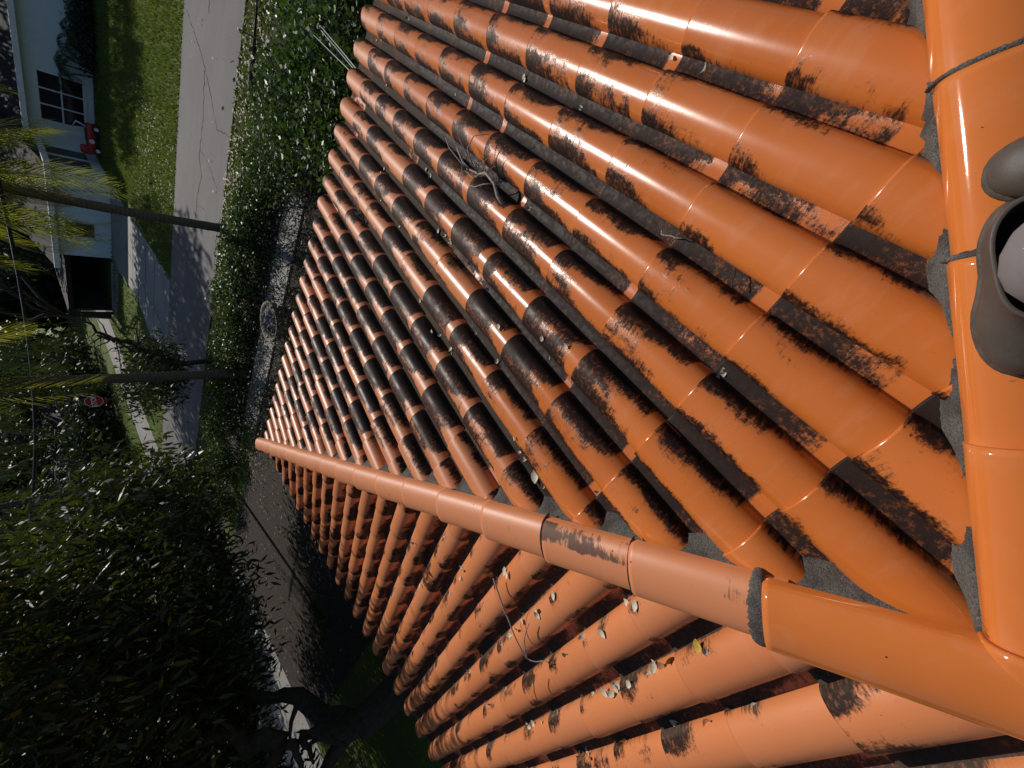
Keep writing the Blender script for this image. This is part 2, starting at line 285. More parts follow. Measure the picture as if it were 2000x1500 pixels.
def flat_leaves(name, P_, s0, s1, mat, z0, **k):
    n = len(P_); a = RNG.uniform(0, 2*PI, n); L_ = RNG.uniform(s0, s1, n); ti = RNG.uniform(-.5, .5, n); V = np.zeros((n, 4, 3)); c, s_ = np.cos(a), np.sin(a)
    for i, (p, q) in enumerate([(-1, 0), (0, .4), (1, 0), (0, -.4)]):
        V[:, i] = np.c_[P_[:, 0]+(c*p-s_*q)*L_, P_[:, 1]+(s_*p+c*q)*L_, z0+.03+p*ti*L_*.6+.02*abs(q)]
    return quads_np(name, V, mat, **k)
flat_leaves('fallen_leaves', np.r_[scatter(2600, (-18, 4), (14.2, 15.9)), scatter(500, (-13, -6), (21.2, 27), lambda x, y: not in_drive(x, y)), scatter(1200, (-14, 2), (4.5, 14)), scatter(16, (-12, 2), (16, 21)), scatter(900, (-22, -10), (0, 14))], .03, .07, M['litter'], GZ+.04, kind='stuff')

# ------------------------------------------------------------------ the tiled house under the camera
TT = 0.2030628; L = 21.0867853*W; H = .086; EXPO = 1.735*W; THK = .0105
house = empty('tiled_house', (0, 0, GZ), label='house with the orange glazed barrel tile hip roof filling the foreground', cat='house')
class TileMesh:
    def __init__(s): s.v = []; s.f = []; s.uv = []; s.st = []
def tiles(name, fn, cols, ymin, stainf, cuts):
    """cols: crown positions across; rows run from the eave up to ymin(col)"""
    th = np.linspace(0, PI, 17); q_ = (1-np.cos(th))/2; us = list(.76*(q_+.075*np.sin(PI*q_))); hs = list(np.sin(th)**.95)
    us += [.80, .86, .92, .99, 1.05]; hs += [-.03, -.05, -.04, .0, .06]; us = np.array(us); hs = np.array(hs)*H; n = len(us)
    bm = bmesh.new(); uvl = bm.loops.layers.uv.new('uv'); cl = bm.loops.layers.float_color.new('st')
    base0 = -(H+THK*.6)
    for ci, xc in enumerate(cols):
        k = 0; y1 = L+.0
        colw = random.uniform(-.004, .004)
        while y1 > ymin(xc):
            y0 = y1-EXPO-.075; jx = random.uniform(-.003, .003)+colw; jy = random.uniform(-.006, .006); jr = random.uniform(-.010, .010); jz = random.uniform(0, .0035); rnd = random.random(); stn, dst_pale = stainf(xc, (y0+y1)/2, k)
            rings = []
            for (vy, vv) in ((y1+jy, 0.), (y1+jy-.007, .016), ((y0+y1)/2, .55), (y0, 1.15)):
                fr = (y1+jy-vy)/(y1-y0); lift = THK*1.15*(1-fr)+.001+jz; sc = 1.0-.038*fr; ring = []
                for u_, h_ in zip(us, hs):
                    x = xc+jx+((u_-.40)*W)*(sc if u_ < .77 else 1)+(vy-y1)*jr*.3
                    z = -TT*vy+base0+lift+h_*sc
                    ring.append((bm.verts.new(fn(x, vy, z)), u_, vv))
                rings.append(ring)
            low = [(bm.verts.new(fn(xc+jx+((u_-.40)*W)*.97, y1+jy-.001, -TT*y1+base0+THK*1.15+jz+h_*.95-.009)), u_, -.01) for u_, h_ in zip(us, hs)]
            low2 = [(bm.verts.new(fn(xc+jx+((u_-.40)*W)*.97, y1+jy-.12, -TT*(y1-.12)+base0+THK*1.15+jz+h_*.86-.012)), u_, .3) for u_, h_ in zip(us, hs)]
            for ra, rb in [(low2, low), (low, rings[0])]+list(zip(rings, rings[1:])):
                for i in range(n-1):
                    q = (ra[i], ra[i+1], rb[i+1], rb[i]); fc = bm.faces.new([a[0] for a in q]); fc.smooth = True
                    for lp, a in zip(fc.loops, q): lp[uvl].uv = (a[1], a[2]); lp[cl] = (stn, rnd, dst_pale, 1)
            # the thin cut edge along the left foot of the barrel
            sd = [(bm.verts.new(Vector(r[0][0].co)+Vector((0, 0, -.012))), 0., r[0][2]) for r in rings]
            for i in range(len(rings)-1):
                q = (sd[i], rings[i][0], rings[i+1][0], sd[i+1]); fc = bm.faces.new([a[0] for a in q])
                for lp, a in zip(fc.loops, q): lp[uvl].uv = (0.0, a[2]); lp[cl] = (stn, rnd, dst_pale, 1)
            y1 -= EXPO; k += 1
    for co, no in cuts:
        bmesh.ops.bisect_plane(bm, geom=bm.verts[:]+bm.edges[:]+bm.faces[:], plane_co=co, plane_no=no, clear_outer=True)
    bmesh.ops.recalc_face_normals(bm, faces=bm.faces[:])
    me = bpy.data.meshes.new(name); bm.to_mesh(me); bm.free(); me.materials.append(M['tile'])
    # sharp lip between edge ring and top
    o = bpy.data.objects.new(name, me); COL.objects.link(o); o.parent = house; o.matrix_parent_inverse = Matrix.Translation((0, 0, -GZ)); return o
def clampf(a, lo=0., hi=1.): return max(lo, min(hi, a))
def stainA(x, y, k):
    c = 22-((x/W)-.876+21.087); s1 = (x+y)/1.414; s2 = (y-x)/1.414
    if c < 2.5: a = .10+.11*max(0, c+1)+.46*clampf((y-1.0)/1.5)
    else: a = .76+.24*clampf((c-3)/3)
    if c > 15: a -= .09*(c-15)
    a *= clampf(.22+(L-y)/1.15, .2, 1.); a *= clampf(.25+s1/.55, .25, 1.)
    if c < 3: a -= .14*clampf((1.3-s2)/1.2)
    r = random.random(); a += random.uniform(-.14, .14)
    if c > 2 and r < .40 and s1 > .4 and L-y > .8: a += .34
    elif c > 2 and r > .76: a -= .45
    dst_pale = clampf((c-2.2)/3+(y-2.6)/1.6, .0, 1.)
    return clampf(a, -.25, 1.05), dst_pale*random.uniform(.85, 1)
def stainB(x, y, k):
    a = .33+random.uniform(-.25, .18)
    if random.random() < .1: a += .25
    return a, clampf(random.uniform(.7, 1))
colsA = [(-21.0867853+22-c+.8760673)*W for c in range(23, -20, -1)]
fa = lambda x, y, z: Vector((x, y, z))
CUT1 = .062; CUT2 = .056
tiles('roof_slope', fa, colsA, lambda x: abs(x)-.15, stainA,
      [(Vector((0, 0, 0))+Vector((.7071, .7071, 0))*CUT1, Vector((-1, -1, 0)).normalized()), (Vector((-.7071, .7071, 0))*CUT2, Vector((1, -1, 0)).normalized()), (Vector((3.4, 0, 0)), Vector((1, 0, 0)))])
# slope to the west: down = -X, shaded flank towards -Y
colsB = [-( (21.0867853-2.2739-j)*W ) for j in range(-2, 32)]
fb = lambda x, y, z: Vector((-y, -x, z))
tiles('roof_slope', fb, colsB, lambda x: max(-x, 0)-.15, stainB, [(Vector((-.7071, -.7071, 0))*.12, Vector((1, 1, 0)).normalized())]+[(Vector((-.02, 0, 0)), Vector((1, 0, 0)))])
colsC = [-(5.3-j*W) for j in range(0, 34)]
fc_ = lambda x, y, z: Vector((y, -x, z))
tiles('roof_slope', fc_, colsC, lambda x: max(-x, 0)-.15, stainB, [(Vector((.7071, -.7071, 0))*.12, Vector((-1, 1, 0)).normalized()), (Vector((.02, 0, 0)), Vector((-1, 0, 0)))])
def hpart(o): o.parent = house; o.matrix_parent_inverse = Matrix.Translation((0, 0, -GZ)); return o
# hip caps
def hip_cap(origin, direc, t0, t1, zf, off, name='hip_tile', stain=0., wid=.106, hh=.070, lift=.018, gloss=1.):
    """one cap lying along direc (plan unit vector) from distance t1 (low end) up to t0; zf(t)=z of the hip line"""
    dv = Vector((direc[0], direc[1], 0)).normalized(); pv = Vector((-dv.y, dv.x, 0)); rnd = random.random(); n = 24
    jo = random.uniform(-.004, .004); jz = random.uniform(0, .003)
    bm = bmesh.new(); uvl = bm.loops.layers.uv.new('uv'); cl = bm.loops.layers.float_color.new('st')
    rings = []
    spec = [(t1-.10, .3, .88, -.012), (t1-.001, -.01, .90, -.011), (t1, 0., 1., 0), (t1-.018, .04, 1., 0), ((t0+t1)/2, .5, 1., 0), (t0, 1., 1., 0)]
    for (tt, v, s_, dz) in spec:
        fr = (t1-tt)/(t1-t0); sc = (1-.075*fr)*s_; lf = lift*(1-fr)+jz+dz; ring = []
        for i in range(n+1):
            a = PI*i/n; x = -math.cos(a)*wid*sc; z_ = (math.sin(a)**.8)*hh*sc
            ex = .0
            if i == 0 or i == n: z_ = -.012
            p = Vector(origin)+dv*tt+pv*(x+off+jo)+Vector((0, 0, zf(tt)+z_+lf)); ring.append((bm.verts.new(p), i/n, v))
        rings.append(ring)
    for ra, rb in zip(rings, rings[1:]):
        for i in range(n):
            q = (ra[i], ra[i+1], rb[i+1], rb[i]); f = bm.faces.new([a[0] for a in q]); f.smooth = True
            for lp, a in zip(f.loops, q): lp[uvl].uv = (a[1], a[2]); lp[cl] = (stain, rnd, gloss, 1)
    bmesh.ops.recalc_face_normals(bm, faces=bm.faces[:]); me = bpy.data.meshes.new(name); bm.to_mesh(me); bm.free(); me.materials.append(M['cap'])
    o = bpy.data.objects.new(name, me); COL.objects.link(o); return hpart(o)
Q = math.sqrt(2)
zh = lambda tt: -TT*tt/Q
OFF1 = .026; OFF2 = -.030
# west hip: direction (-1,1); left-hand normal of it points to (-1,-1) => positive offset leans to the west slope
jt = [(1.41+1.235*k)*W*Q for k in range(0, 16)]+[L*Q+.10]
for a, b in zip(jt, jt[1:]):
    i = jt.index(a); hip_cap((0, 0, 0), (-1, 1), a-.06, b, zh, OFF1, stain={0: .62, 1: .70, 2: .12, 3: .1}.get(i, -.1), gloss=0.)
hip_cap((0, 0, 0), (-1, 1), -.20, jt[0], zh, OFF1, stain=-.1, lift=.028)
# east hip under the photographer: direction (1,1)
j2 = [.055*Q, .355*Q, .647*Q, .942*Q]+[(.942+.30*k)*Q for k in range(1, 15)]
for a, b in zip(j2, j2[1:]): hip_cap((0, 0, 0), (1, 1), a-.06, b, zh, OFF2, stain=-.2)
hip_cap((0, 0, 0), (1, 1), -.05, j2[0], zh, OFF2, stain=-.2)
# ridge going back from the apex
for k in range(9): hip_cap((0, 0, 0), (0, -1), .05+k*.43, .05+k*.43+.49, lambda tt: -.003*tt, 0, name='ridge_tile', stain=0, lift=.02)
# mortar bedding along the hips
def mortar(direc, side, length, off, wd0, wd1, plat=.07):
    dv = Vector((direc[0], direc[1], 0)).normalized(); pv = Vector((-dv.y, dv.x, 0))*side; N = int(length/.012); K = 15; v = []; f = []
    n1 = 0
    for i in range(N+1):
        tt = i*length/N; n1 += random.uniform(-.006, .006); n1 *= .93; wv = math.sin(tt*9.1)*.008+math.sin(tt*23)*.005
        for j in range(K):
            q = j/(K-1); s_ = wd0+(wd1+n1+wv-wd0)*q
            zz = zh(tt)-TT*s_/Q*1.0
            g_ = max(0., (s_-plat)/(wd1-plat)); z_ = -.006+(-H-.006)*min(1., g_)**.8+random.uniform(-.0022, .0022)
            v.append(dv*tt+pv*(s_)+Vector((0, 0, zz+z_)))
    for i in range(N):
        for j in range(K-1): a = i*K+j; f.append((a, a+1, a+K+1, a+K))
    return v, f
mb = MB()
mb.add(*mortar((-1, 1), -1, L*Q, 0, .0, .125, .066)); mb.add(*mortar((-1, 1), 1, L*Q, 0, .0, .18, .12)); mb.add(*mortar((1, 1), 1, L*Q, 0, .0, .098, .078)); mb.add(*mortar((1, 1), -1, L*Q, 0, .0, .21))
def ring_m(direc, tt, off, wid, hh, thk, span=(0, 1)):
    dv = Vector((direc[0], direc[1], 0)).normalized(); pv = Vector((-dv.y, dv.x, 0)); v = []; f = []; n = 60; K = 7
    for i in range(n+1):
        a = PI*(span[0]+(span[1]-span[0])*i/n); th_ = thk*(.55+.45*math.sin(PI*i/n))*random.uniform(.85, 1.15)
        for j in range(K):
            b = PI*j/(K-1); r_ = 1+math.sin(b)*.010/wid+random.uniform(-.006, .006)
            x = -math.cos(a)*wid*r_; z_ = math.sin(a)**.8*hh*r_
            v.append(dv*(tt-math.cos(b)*th_/2)+pv*(x+off)+Vector((0, 0, zh(tt)+z_+.0)))
    for i in range(n):
        for j in range(K-1): a = i*K+j; f.append((a, a+1, a+K+1, a+K))
    return v, f
hpart(mb.build('mortar', M['mortar'], smooth=True))
for a_ in [((-1, 1), jt[0]+.014, OFF1, .108, .087, .052), ((-1, 1), jt[2]+.002, OFF1, .105, .086, .012), ((-1, 1), jt[1]+.001, OFF1, .105, .085, .006), ((1, 1), j2[2]+.006, OFF2, .106, .084, .022), ((1, 1), j2[3]+.006, OFF2, .106, .084, .016)]:
    mb = MB(); mb.add(*ring_m(*a_)); hpart(mb.build('joint_mortar', M['mortar'], smooth=True))
# walls, soffit and fascia
we = L-.55; wn_ = -3.2
mb = MB(); mb.box(-we, wn_, GZ, we, we, GZ+2.30); hpart(mb.build('wall', M['stucco']))
mb = MB(); zf_ = -TT*L-H-.05
mb.box(-L+.02, wn_-.3, zf_-.03, L-.02, L-.02, zf_-.005); hpart(mb.build('soffit', M['white']))
mb = MB(); mb.box(-L+.0, L-.045, zf_-.13, L, L-.02, zf_+.03); mb.box(-L+.0, wn_, zf_-.13, -L+.025, L-.046, zf_+.03); mb.box(L-.025, wn_, zf_-.13, L, L-.046, zf_+.03); hpart(mb.build('fascia', M['white']))
mb = MB()   # roof deck under the tiles
e = L-.06; zb = -TT*e-H-.045
mb.add([(0, 0, -H-.045), (-e, e, zb), (e, e, zb), (-e, -3.1, zb), (e, -3.1, zb), (0, -3.1, -H-.045)], [(0, 2, 1), (0, 1, 3, 5), (0, 5, 4, 2)]); hpart(mb.build('roof_deck', M['soil']))
for sx in (-2.6, 1.2):
    mb = MB(); f0 = mb.box(sx, we+.002, GZ+.9, sx+1.3, we+.05, GZ+2.1); wf = hpart(mb.build('window', M['white']))
    mb = MB(); mb.box(sx+.06, we+.051, GZ+.96, sx+1.24, we+.058, GZ+2.04); pn = mb.build('pane', M['glass']); pn.parent = wf; 

# ------------------------------------------------------------------ leaves and twigs lying on the roof
# (x, y, slope, kind) in metres on the pan plane
def leaf_mesh(mat):
    v = []; f = []; n = 7; hw = [.0, .5, .85, 1., .9, .6, .02]
    for i in range(n):
        x = -1+2*i/(n-1); cup = .35*x*x
        v += [(x, hw[i]*.58, cup+.25*hw[i]), (x, 0, cup), (x, -hw[i]*.58, cup+.25*hw[i])]
    for i in range(n-1): a = i*3; f += [(a, a+1, a+4, a+3), (a+1, a+2, a+5, a+4)]
    me = bpy.data.meshes.new('dry_leaf'); me.from_pydata(v, [], f); me.update(); me.materials.append(mat)
    for p in me.polygons: p.use_smooth = True
    return me
LM = {k: leaf_mesh(M[m_]) for k, m_ in dict(p='dryleaf', o='dryleaf_o', y='dryleaf_y').items()}
_L = ['largest pale oval leaf, in a tile channel beside the west hip', 'orange-brown leaf in a roof channel on the slope left of the hip', 'small pale dead leaf in a channel of the shaded slope left of the hip', 'small pale dead leaf in a dark channel of the large street-side slope', 'yellow leaf in a roof channel on the slope left of the hip']
LEAVES = [(x, y, z_, s_, k_, sz, _L[l_]) for x, y, z_, s_, k_, sz, l_ in [(0.829,1.85,-0.458,'A','p',0.0099,3), (0.83,1.693,-0.426,'A','p',0.0124,3), (0.564,2.704,-0.631,'A','p',0.011,3), (0.555,2.187,-0.526,'A','p',0.0128,3), (0.063,2.194,-0.528,'A','p',0.013,3), (0.315,3.342,-0.761,'A','p',0.0085,3), (-0.195,3.325,-0.757,'A','p',0.0081,3), (-0.42,2.753,-0.641,'A','p',0.0147,3), (-0.679,3.467,-0.786,'A','p',0.0101,3), (-0.566,2.71,-0.543,'A','p',0.0099,3), (-0.442,2.918,-0.675,'A','p',0.016,3), (-0.424,2.831,-0.657,'A','p',0.0118,3), (-0.422,2.743,-0.639,'A','p',0.0147,3), (-0.422,2.461,-0.582,'A','p',0.0118,3), (-0.438,2.197,-0.528,'A','p',0.0131,3), (-0.705,2.119,-0.513,'A','p',0.0092,3), (-0.968,2.486,-0.553,'A','p',0.0131,3), (-0.926,2.81,-0.653,'A','p',0.0149,3), (-0.742,3.106,-0.646,'A','p',0.0122,3), (-0.697,1.856,-0.459,'A','p',0.0139,3), (-0.343,1.618,-0.328,'A','p',0.0134,3), (-0.428,1.566,-0.4,'A','p',0.0085,3), (-0.941,2.261,-0.541,'A','p',0.0141,3), (-0.938,1.23,-0.332,'A','p',0.026,0), (-0.938,1.167,-0.319,'A','p',0.0127,3), (-0.846,1.432,-0.297,'A','p',0.0104,3), (-0.932,1.388,-0.364,'A','p',0.0082,3), (-0.938,1.084,-0.302,'A','p',0.0149,3), (-0.933,1.065,-0.298,'A','p',0.0118,3), (-0.678,0.945,-0.274,'A','p',0.0138,3), (0.045,0.905,-0.266,'A','p',0.015,3), (-0.279,1.481,-0.296,'A','p',0.0137,3), (-0.473,3.992,-0.849,'A','p',0.0154,3), (-0.669,3.928,-0.88,'A','p',0.0112,3), (-0.503,1.913,-0.395,'A','p',0.0144,3), (-0.762,1.358,-0.278,'A','p',0.0116,3), (-0.928,1.339,-0.354,'A','p',0.0155,3), (0.574,4.438,-0.983,'A','p',0.015,3), (0.433,3.449,-0.693,'A','p',0.0088,3), (0.327,4.973,-1.092,'A','p',0.0091,3), (0.085,4.491,-0.994,'A','p',0.0097,3), (-0.205,3.287,-0.75,'A','p',0.0157,3), (-0.189,3.368,-0.766,'A','p',0.0115,3), (0.554,2.68,-0.626,'A','p',0.013,3), (-0.268,3.841,-0.779,'A','p',0.0104,3), (-0.957,2.43,-0.576,'A','p',0.0121,3), (-0.953,2.234,-0.536,'A','p',0.0111,3), (-0.446,4.054,-0.905,'A','p',0.0108,3), (0.055,0.907,-0.266,'A','p',0.0127,3), (-1.998,1.277,-0.427,'B','p',0.0158,2), (-1.578,1.034,-0.347,'B','p',0.019,2), (-1.303,0.768,-0.275,'B','p',0.0168,2), (-1.529,0.773,-0.325,'B','p',0.0193,2), (-1.741,0.78,-0.375,'B','p',0.0186,2), (-1.847,0.773,-0.39,'B','p',0.0199,2), (-1.985,0.778,-0.423,'B','p',0.0167,2), (-2.127,0.769,-0.443,'B','p',0.0116,2), (-1.174,0.518,-0.249,'B','p',0.0186,2), (-1.359,0.542,-0.313,'B','p',0.0196,2), (-1.579,0.53,-0.342,'B','p',0.019,2), (-0.934,0.547,-0.237,'B','p',0.0157,2), (-0.878,0.527,-0.197,'B','p',0.0171,2), (-1.132,0.294,-0.27,'B','p',0.0121,2), (-1.08,0.297,-0.265,'B','p',0.0183,2), (-1.073,0.302,-0.282,'B','p',0.0157,2), (-1.023,0.296,-0.251,'B','o',0.02,1), (-0.957,0.298,-0.243,'B','y',0.022,4), (-0.778,0.297,-0.205,'B','y',0.022,4), (-0.75,0.284,-0.178,'B','p',0.0128,2), (-1.661,0.302,-0.401,'B','p',0.0106,2), (-1.517,0.294,-0.348,'B','p',0.0185,2), (-1.409,0.293,-0.325,'B','p',0.0199,2), (-1.434,0.302,-0.357,'B','p',0.0109,2), (-1.283,0.289,-0.292,'B','p',0.018,2), (-2.084,0.298,-0.473,'B','p',0.0141,2), (-2.553,0.549,-0.57,'B','p',0.0115,2), (-2.921,0.536,-0.621,'B','p',0.0129,2), (-2.629,0.301,-0.609,'B','p',0.0177,2), (-2.479,0.298,-0.552,'B','p',0.0187,2), (-2.34,0.294,-0.515,'B','p',0.0104,2), (-2.163,0.054,-0.521,'B','p',0.0161,2), (-2.079,0.054,-0.48,'B','p',0.0104,2), (-2.217,0.053,-0.508,'B','p',0.0172,2), (-1.772,0.048,-0.409,'B','p',0.0133,2), (-1.716,0.055,-0.412,'B','o',0.02,1), (-1.675,0.054,-0.42,'B','p',0.0188,2), (-1.255,0.063,-0.337,'B','p',0.0198,2), (-1.045,0.051,-0.27,'B','o',0.02,1), (-0.926,0.052,-0.264,'B','o',0.02,1), (-2.93,0.79,-0.629,'B','p',0.0151,2), (-2.99,0.79,-0.641,'B','p',0.02,2), (-2.596,0.045,-0.569,'B','p',0.0131,2), (-0.786,0.056,-0.23,'B','p',0.0108,2), (-2.387,1.707,-0.477,'B','p',0.016,2), (-1.926,1.497,-0.392,'B','p',0.0103,2), (-2.459,1.477,-0.494,'B','y',0.022,4), (-2.061,1.237,-0.415,'B','p',0.012,2), (-2.767,1.498,-0.564,'B','p',0.0141,2), (-3.481,1.727,-0.702,'B','p',0.0161,2), (-2.371,1.252,-0.484,'B','p',0.0116,2), (-1.669,1.059,-0.421,'B','p',0.0104,2), (-1.546,1.012,-0.321,'B','p',0.0187,2), (-1.492,0.297,-0.349,'B','p',0.0131,2), (-1.446,0.284,-0.319,'B','p',0.0196,2), (-1.385,0.296,-0.325,'B','p',0.019,2), (-2.117,0.062,-0.512,'B','p',0.0138,2), (-2.056,0.044,-0.457,'B','p',0.0146,2), (-1.112,0.295,-0.267,'B','p',0.0152,2), (-2.547,0.295,-0.559,'B','p',0.0164,2), (-1.543,0.754,-0.316,'B','p',0.016,2), (-1.974,1.254,-0.405,'B','p',0.0156,2), (-2.204,0.062,-0.53,'B','p',0.0162,2)]]
def channel(x, y, sl_):
    a_, b_ = (x, y) if sl_ == 'A' else (-y, -x)
    n_ = int((L+a_)/W)+1; return n_, int((L-b_)/EXPO)+1
ORD = lambda n_: str(n_)+('th' if 10 < n_ < 14 else {1: 'st', 2: 'nd', 3: 'rd'}.get(n_ % 10, 'th'))
LV = []
for i, (x, y, z_, sl_, kd, sz, lab) in enumerate(LEAVES):
    o = bpy.data.objects.new('dry_leaf', LM[kd]); COL.objects.link(o); o.location = (x, y, z_); k_ = 1.4 if sl_ == 'B' else 1.45; o.scale = (sz*k_, sz*k_, sz*k_)
    o.rotation_euler = (random.uniform(-.5, .5), random.uniform(-.6, .6), random.uniform(0, 6.28))
    o['_k'] = (['A', 'B'].index(sl_),)+channel(x, y, sl_)+('pyo'.index(kd),); LV.append((o, abs(abs(x)-abs(y)), sz))
grp = {}
for o, dh, sz in LV: grp.setdefault(tuple(o['_k']), []).append((dh, o, sz))
for k_, l_ in grp.items():
    l_.sort(key=lambda q: q[0]); where = '%s slope, %s channel, %s tile row up' % (('street-side', 'left')[k_[0]], ORD(k_[1]), ORD(k_[2]))
    for i, (dh, o, sz) in enumerate(l_):
        colr = 'largest pale' if sz == .026 else ('small pale', 'yellow', 'orange-brown')[k_[3]]
        tag(o, colr+' dead leaf, '+(('%s nearest the hip, ' % ORD(i+1)) if len(l_) > 1 else '')+where, 'dead leaf', 'dead leaves lying on the roof'); del o['_k']

# ------------------------------------------------------------------ vegetation builders
def leaves_np(C_, size, asp=.32, droop=.5, fold=0.):
    """one pointed quad per centre"""
    n = len(C_); s_ = size*RNG.uniform(.65, 1.3, n); a = RNG.uniform(0, 2*PI, n); el = RNG.normal(-droop, .45, n)
    t_ = np.c_[np.cos(a)*np.cos(el), np.sin(a)*np.cos(el), np.sin(el)]
    r_ = RNG.normal(size=(n, 3)); b = np.cross(t_, r_); b /= np.linalg.norm(b, axis=1)[:, None]
    V = np.zeros((n, 4, 3)); T_ = t_*s_[:, None]; B_ = b*(s_*asp)[:, None]
    V[:, 0] = C_; V[:, 1] = C_+T_*.42+B_*.5; V[:, 2] = C_+T_; V[:, 3] = C_+T_*.42-B_*.5
    return V
def crown_pts(blobs, n, clump=.28, per=16, shell=.55):
    """leaf positions: clusters near the surface of overlapping lobes"""
    vol = np.array([b[3]*b[4]*b[5] for b in blobs])**.66; vol /= vol.sum(); out = []
    for b, q in zip(blobs, vol):
        m_ = max(1, int(n*q/per)); d = RNG.normal(size=(m_, 3)); d /= np.linalg.norm(d, axis=1)[:, None]
        r = RNG.uniform(shell, 1., m_)**.6*(1+.18*np.sin(d[:, 0]*7+b[0])*np.cos(d[:, 1]*6+b[1]))
        c = np.array(b[:3])+d*r[:, None]*np.array(b[3:6])
        pts = c[:, None, :]+RNG.normal(size=(m_, per, 3))*clump*np.array([1, 1, .7]); out.append(pts.reshape(-1, 3))
    return np.concatenate(out)
def limb(mb, a, b, r0, r1, n=6, wob=.12, sides=8):
    a, b = Vector(a), Vector(b); pts = []; rs = []
    for i in range(n+1):
        q = i/n; p = a.lerp(b, q); k = wob*(b-a).length*.5*math.sin(q*PI)
        if 0 < i < n: p += Vector((random.uniform(-k, k), random.uniform(-k, k), random.uniform(-k, k)*.5))
        pts.append(p); rs.append(r0+(r1-r0)*q)
    mb.tube(pts, rs, sides); return pts
def tree(name, base, blobs, nleaf, lsize, lmat, label, cat='tree', group=None, trunk_r=.2, asp=.32, droop=.5, clump=.28, per=16, fork=1.6, bark='bark', limbs=None):
    root = empty(name, base, label=label, cat=cat, group=group); B = Vector(base)
    mb = MB(); top = Vector((0, 0, fork)); limb(mb, (0, 0, -.05), top, trunk_r, trunk_r*.75, 5, .06, 12)
    if limbs is None:
        limbs = []
        for b in blobs: limbs.append((top, Vector(b[:3])-B, trunk_r*.5))
    for a, b, r_ in limbs:
        pts = limb(mb, a, b, r_, r_*.3, 7, .22)
        for q in (3, 4, 5, 6):
            e_ = Vector(pts[q])+Vector((random.uniform(-1, 1), random.uniform(-1, 1), random.uniform(-.2, .8)))*.8; limb(mb, pts[q], e_, r_*.3, r_*.08, 4, .2, 5)
    mb.build('trunk', M[bark], root, smooth=True)
    P_ = crown_pts(blobs, nleaf, clump, per)-np.array(base)
    quads_np('crown', leaves_np(P_, lsize, asp, droop), lmat, root)
    return root
def frond(root, base, az, el, length, mat, sag=.9, nl=34, lw=.5, name='frond', wdt=.042):
    """feather leaf: a drooping midrib with two rows of leaflets"""
    v = []; pts = []; rnd = []
    p = Vector(base); el_ = el; st_ = length/14
    for i in range(15):
        pts.append(p.copy()); p = p+Vector((math.cos(az)*math.cos(el_), math.sin(az)*math.cos(el_), math.sin(el_)))*st_; el_ -= sag/14*(1+i*.12)
    def at(q):
        q *= 14; i = min(13, int(q)); return pts[i].lerp(pts[i+1], q-i), (pts[i+1]-pts[i]).normalized()
    for i in range(nl*2):
        q = .12+.88*(i//2)/nl; s_ = 1 if i % 2 else -1; c, t_ = at(min(q, .999)); side = t_.cross(Vector((0, 0, 1))).normalized()*s_
        ll = lw*math.sin(PI*(.15+.8*q))**.7*random.uniform(.8, 1.1)
        dr = (side*.78+t_*.55+Vector((0, 0, -.45-.3*random.random()))).normalized(); n_ = t_.cross(dr).normalized()
        wv = t_*wdt; m_ = c+dr*ll*.5+Vector((0, 0, .03)); e_ = c+dr*ll+Vector((0, 0, -.10*ll))
        v.append([c-wv*.4, m_-wv*.5, e_, m_+wv*.5])
    for i in range(14):
        a, b = pts[i], pts[i+1]; w_ = .022*(1-i/16); sd = (b-a).cross(Vector((0, 0, 1))).normalized()*w_; v.append([a-sd, a+sd, b+sd*.9, b-sd*.9])
    return quads_np(name, np.array([[list(x) for x in q] for q in v])-0, mat, root)
def palm(name, base, top, r0, r1, nf, flen, label, group, mats, elr=(-.9, .9), az0=0, lw=.55, dry=3, mid=None):
    root = empty(name, base, label=label, cat='palm tree', group=group); B = Vector(base); T = Vector(top)-B; mb = MB(); pts = []; rs = []
    Mi = (Vector(mid)-B) if mid else T*.5
    for i in range(25):
        q = i/24; p = Vector((0, 0, 0))*(1-q)**2+Mi*2*q*(1-q)+T*q*q; pts.append(p); rs.append((r0+(r1-r0)*q)*(1+.05*(i % 2))*(1+.5*max(0, .06-q)/.06))
    mb.tube(pts, rs, 12); mb.build('trunk', M['palmbark'], root, smooth=True)
    for i in range(nf):
        az = az0+i*2.39996+random.uniform(-.15, .15); el = elr[1]+(elr[0]-elr[1])*i/max(1, nf-1)
        frond(root, T+Vector((0, 0, .05)), az, el, flen*random.uniform(.85, 1.1), random.choice(mats), sag=1.3 if el > -.2 else .6, lw=lw)
    for i in range(dry): frond(root, T-Vector((0, 0, .15)), az0+i*2.2, -1.15, flen*.6, M['frond_dry'], sag=.35, lw=.25, name='dry_frond')
    return root
# ------------------------------------------------------------------ twigs on the roof
def twig(label, paths, r, mat, z=.012):
    mb = MB()
    for pts in paths:
        pts = [Vector(p)+Vector((0, 0, z)) for p in pts]; o = [pts[0]]
        for a, b in zip(pts, pts[1:]): o += [a.lerp(b, .5)+Vector((random.uniform(-.006, .006), random.uniform(-.006, .006), 0)), b]
        mb.tube(o, [r*(1-.5*i/len(o)) for i in range(len(o))], 6)
    return mb.build('twig', mat, smooth=True, label=label, cat='twig')
twig('long thin forked grey twig lying across two barrel rows left of the hip', [[(-1.626,1.048,-.30),(-1.694,.943,-.31),(-1.744,.846,-.315),(-1.787,.732,-.31),(-1.837,.628,-.335),(-1.80,.585,-.345),(-1.725,.549,-.35),(-1.746,.528,-.355)], [(-1.837,.628,-.335),(-1.726,.711,-.31),(-1.60,.75,-.30)]], .0045, M['twig'])
twig('short dark hanging twig below the long forked one left of the hip', [[(-1.886,.543,-.35),(-1.987,.477,-.36),(-2.033,.432,-.375)]], .003, M['twig_dark'])
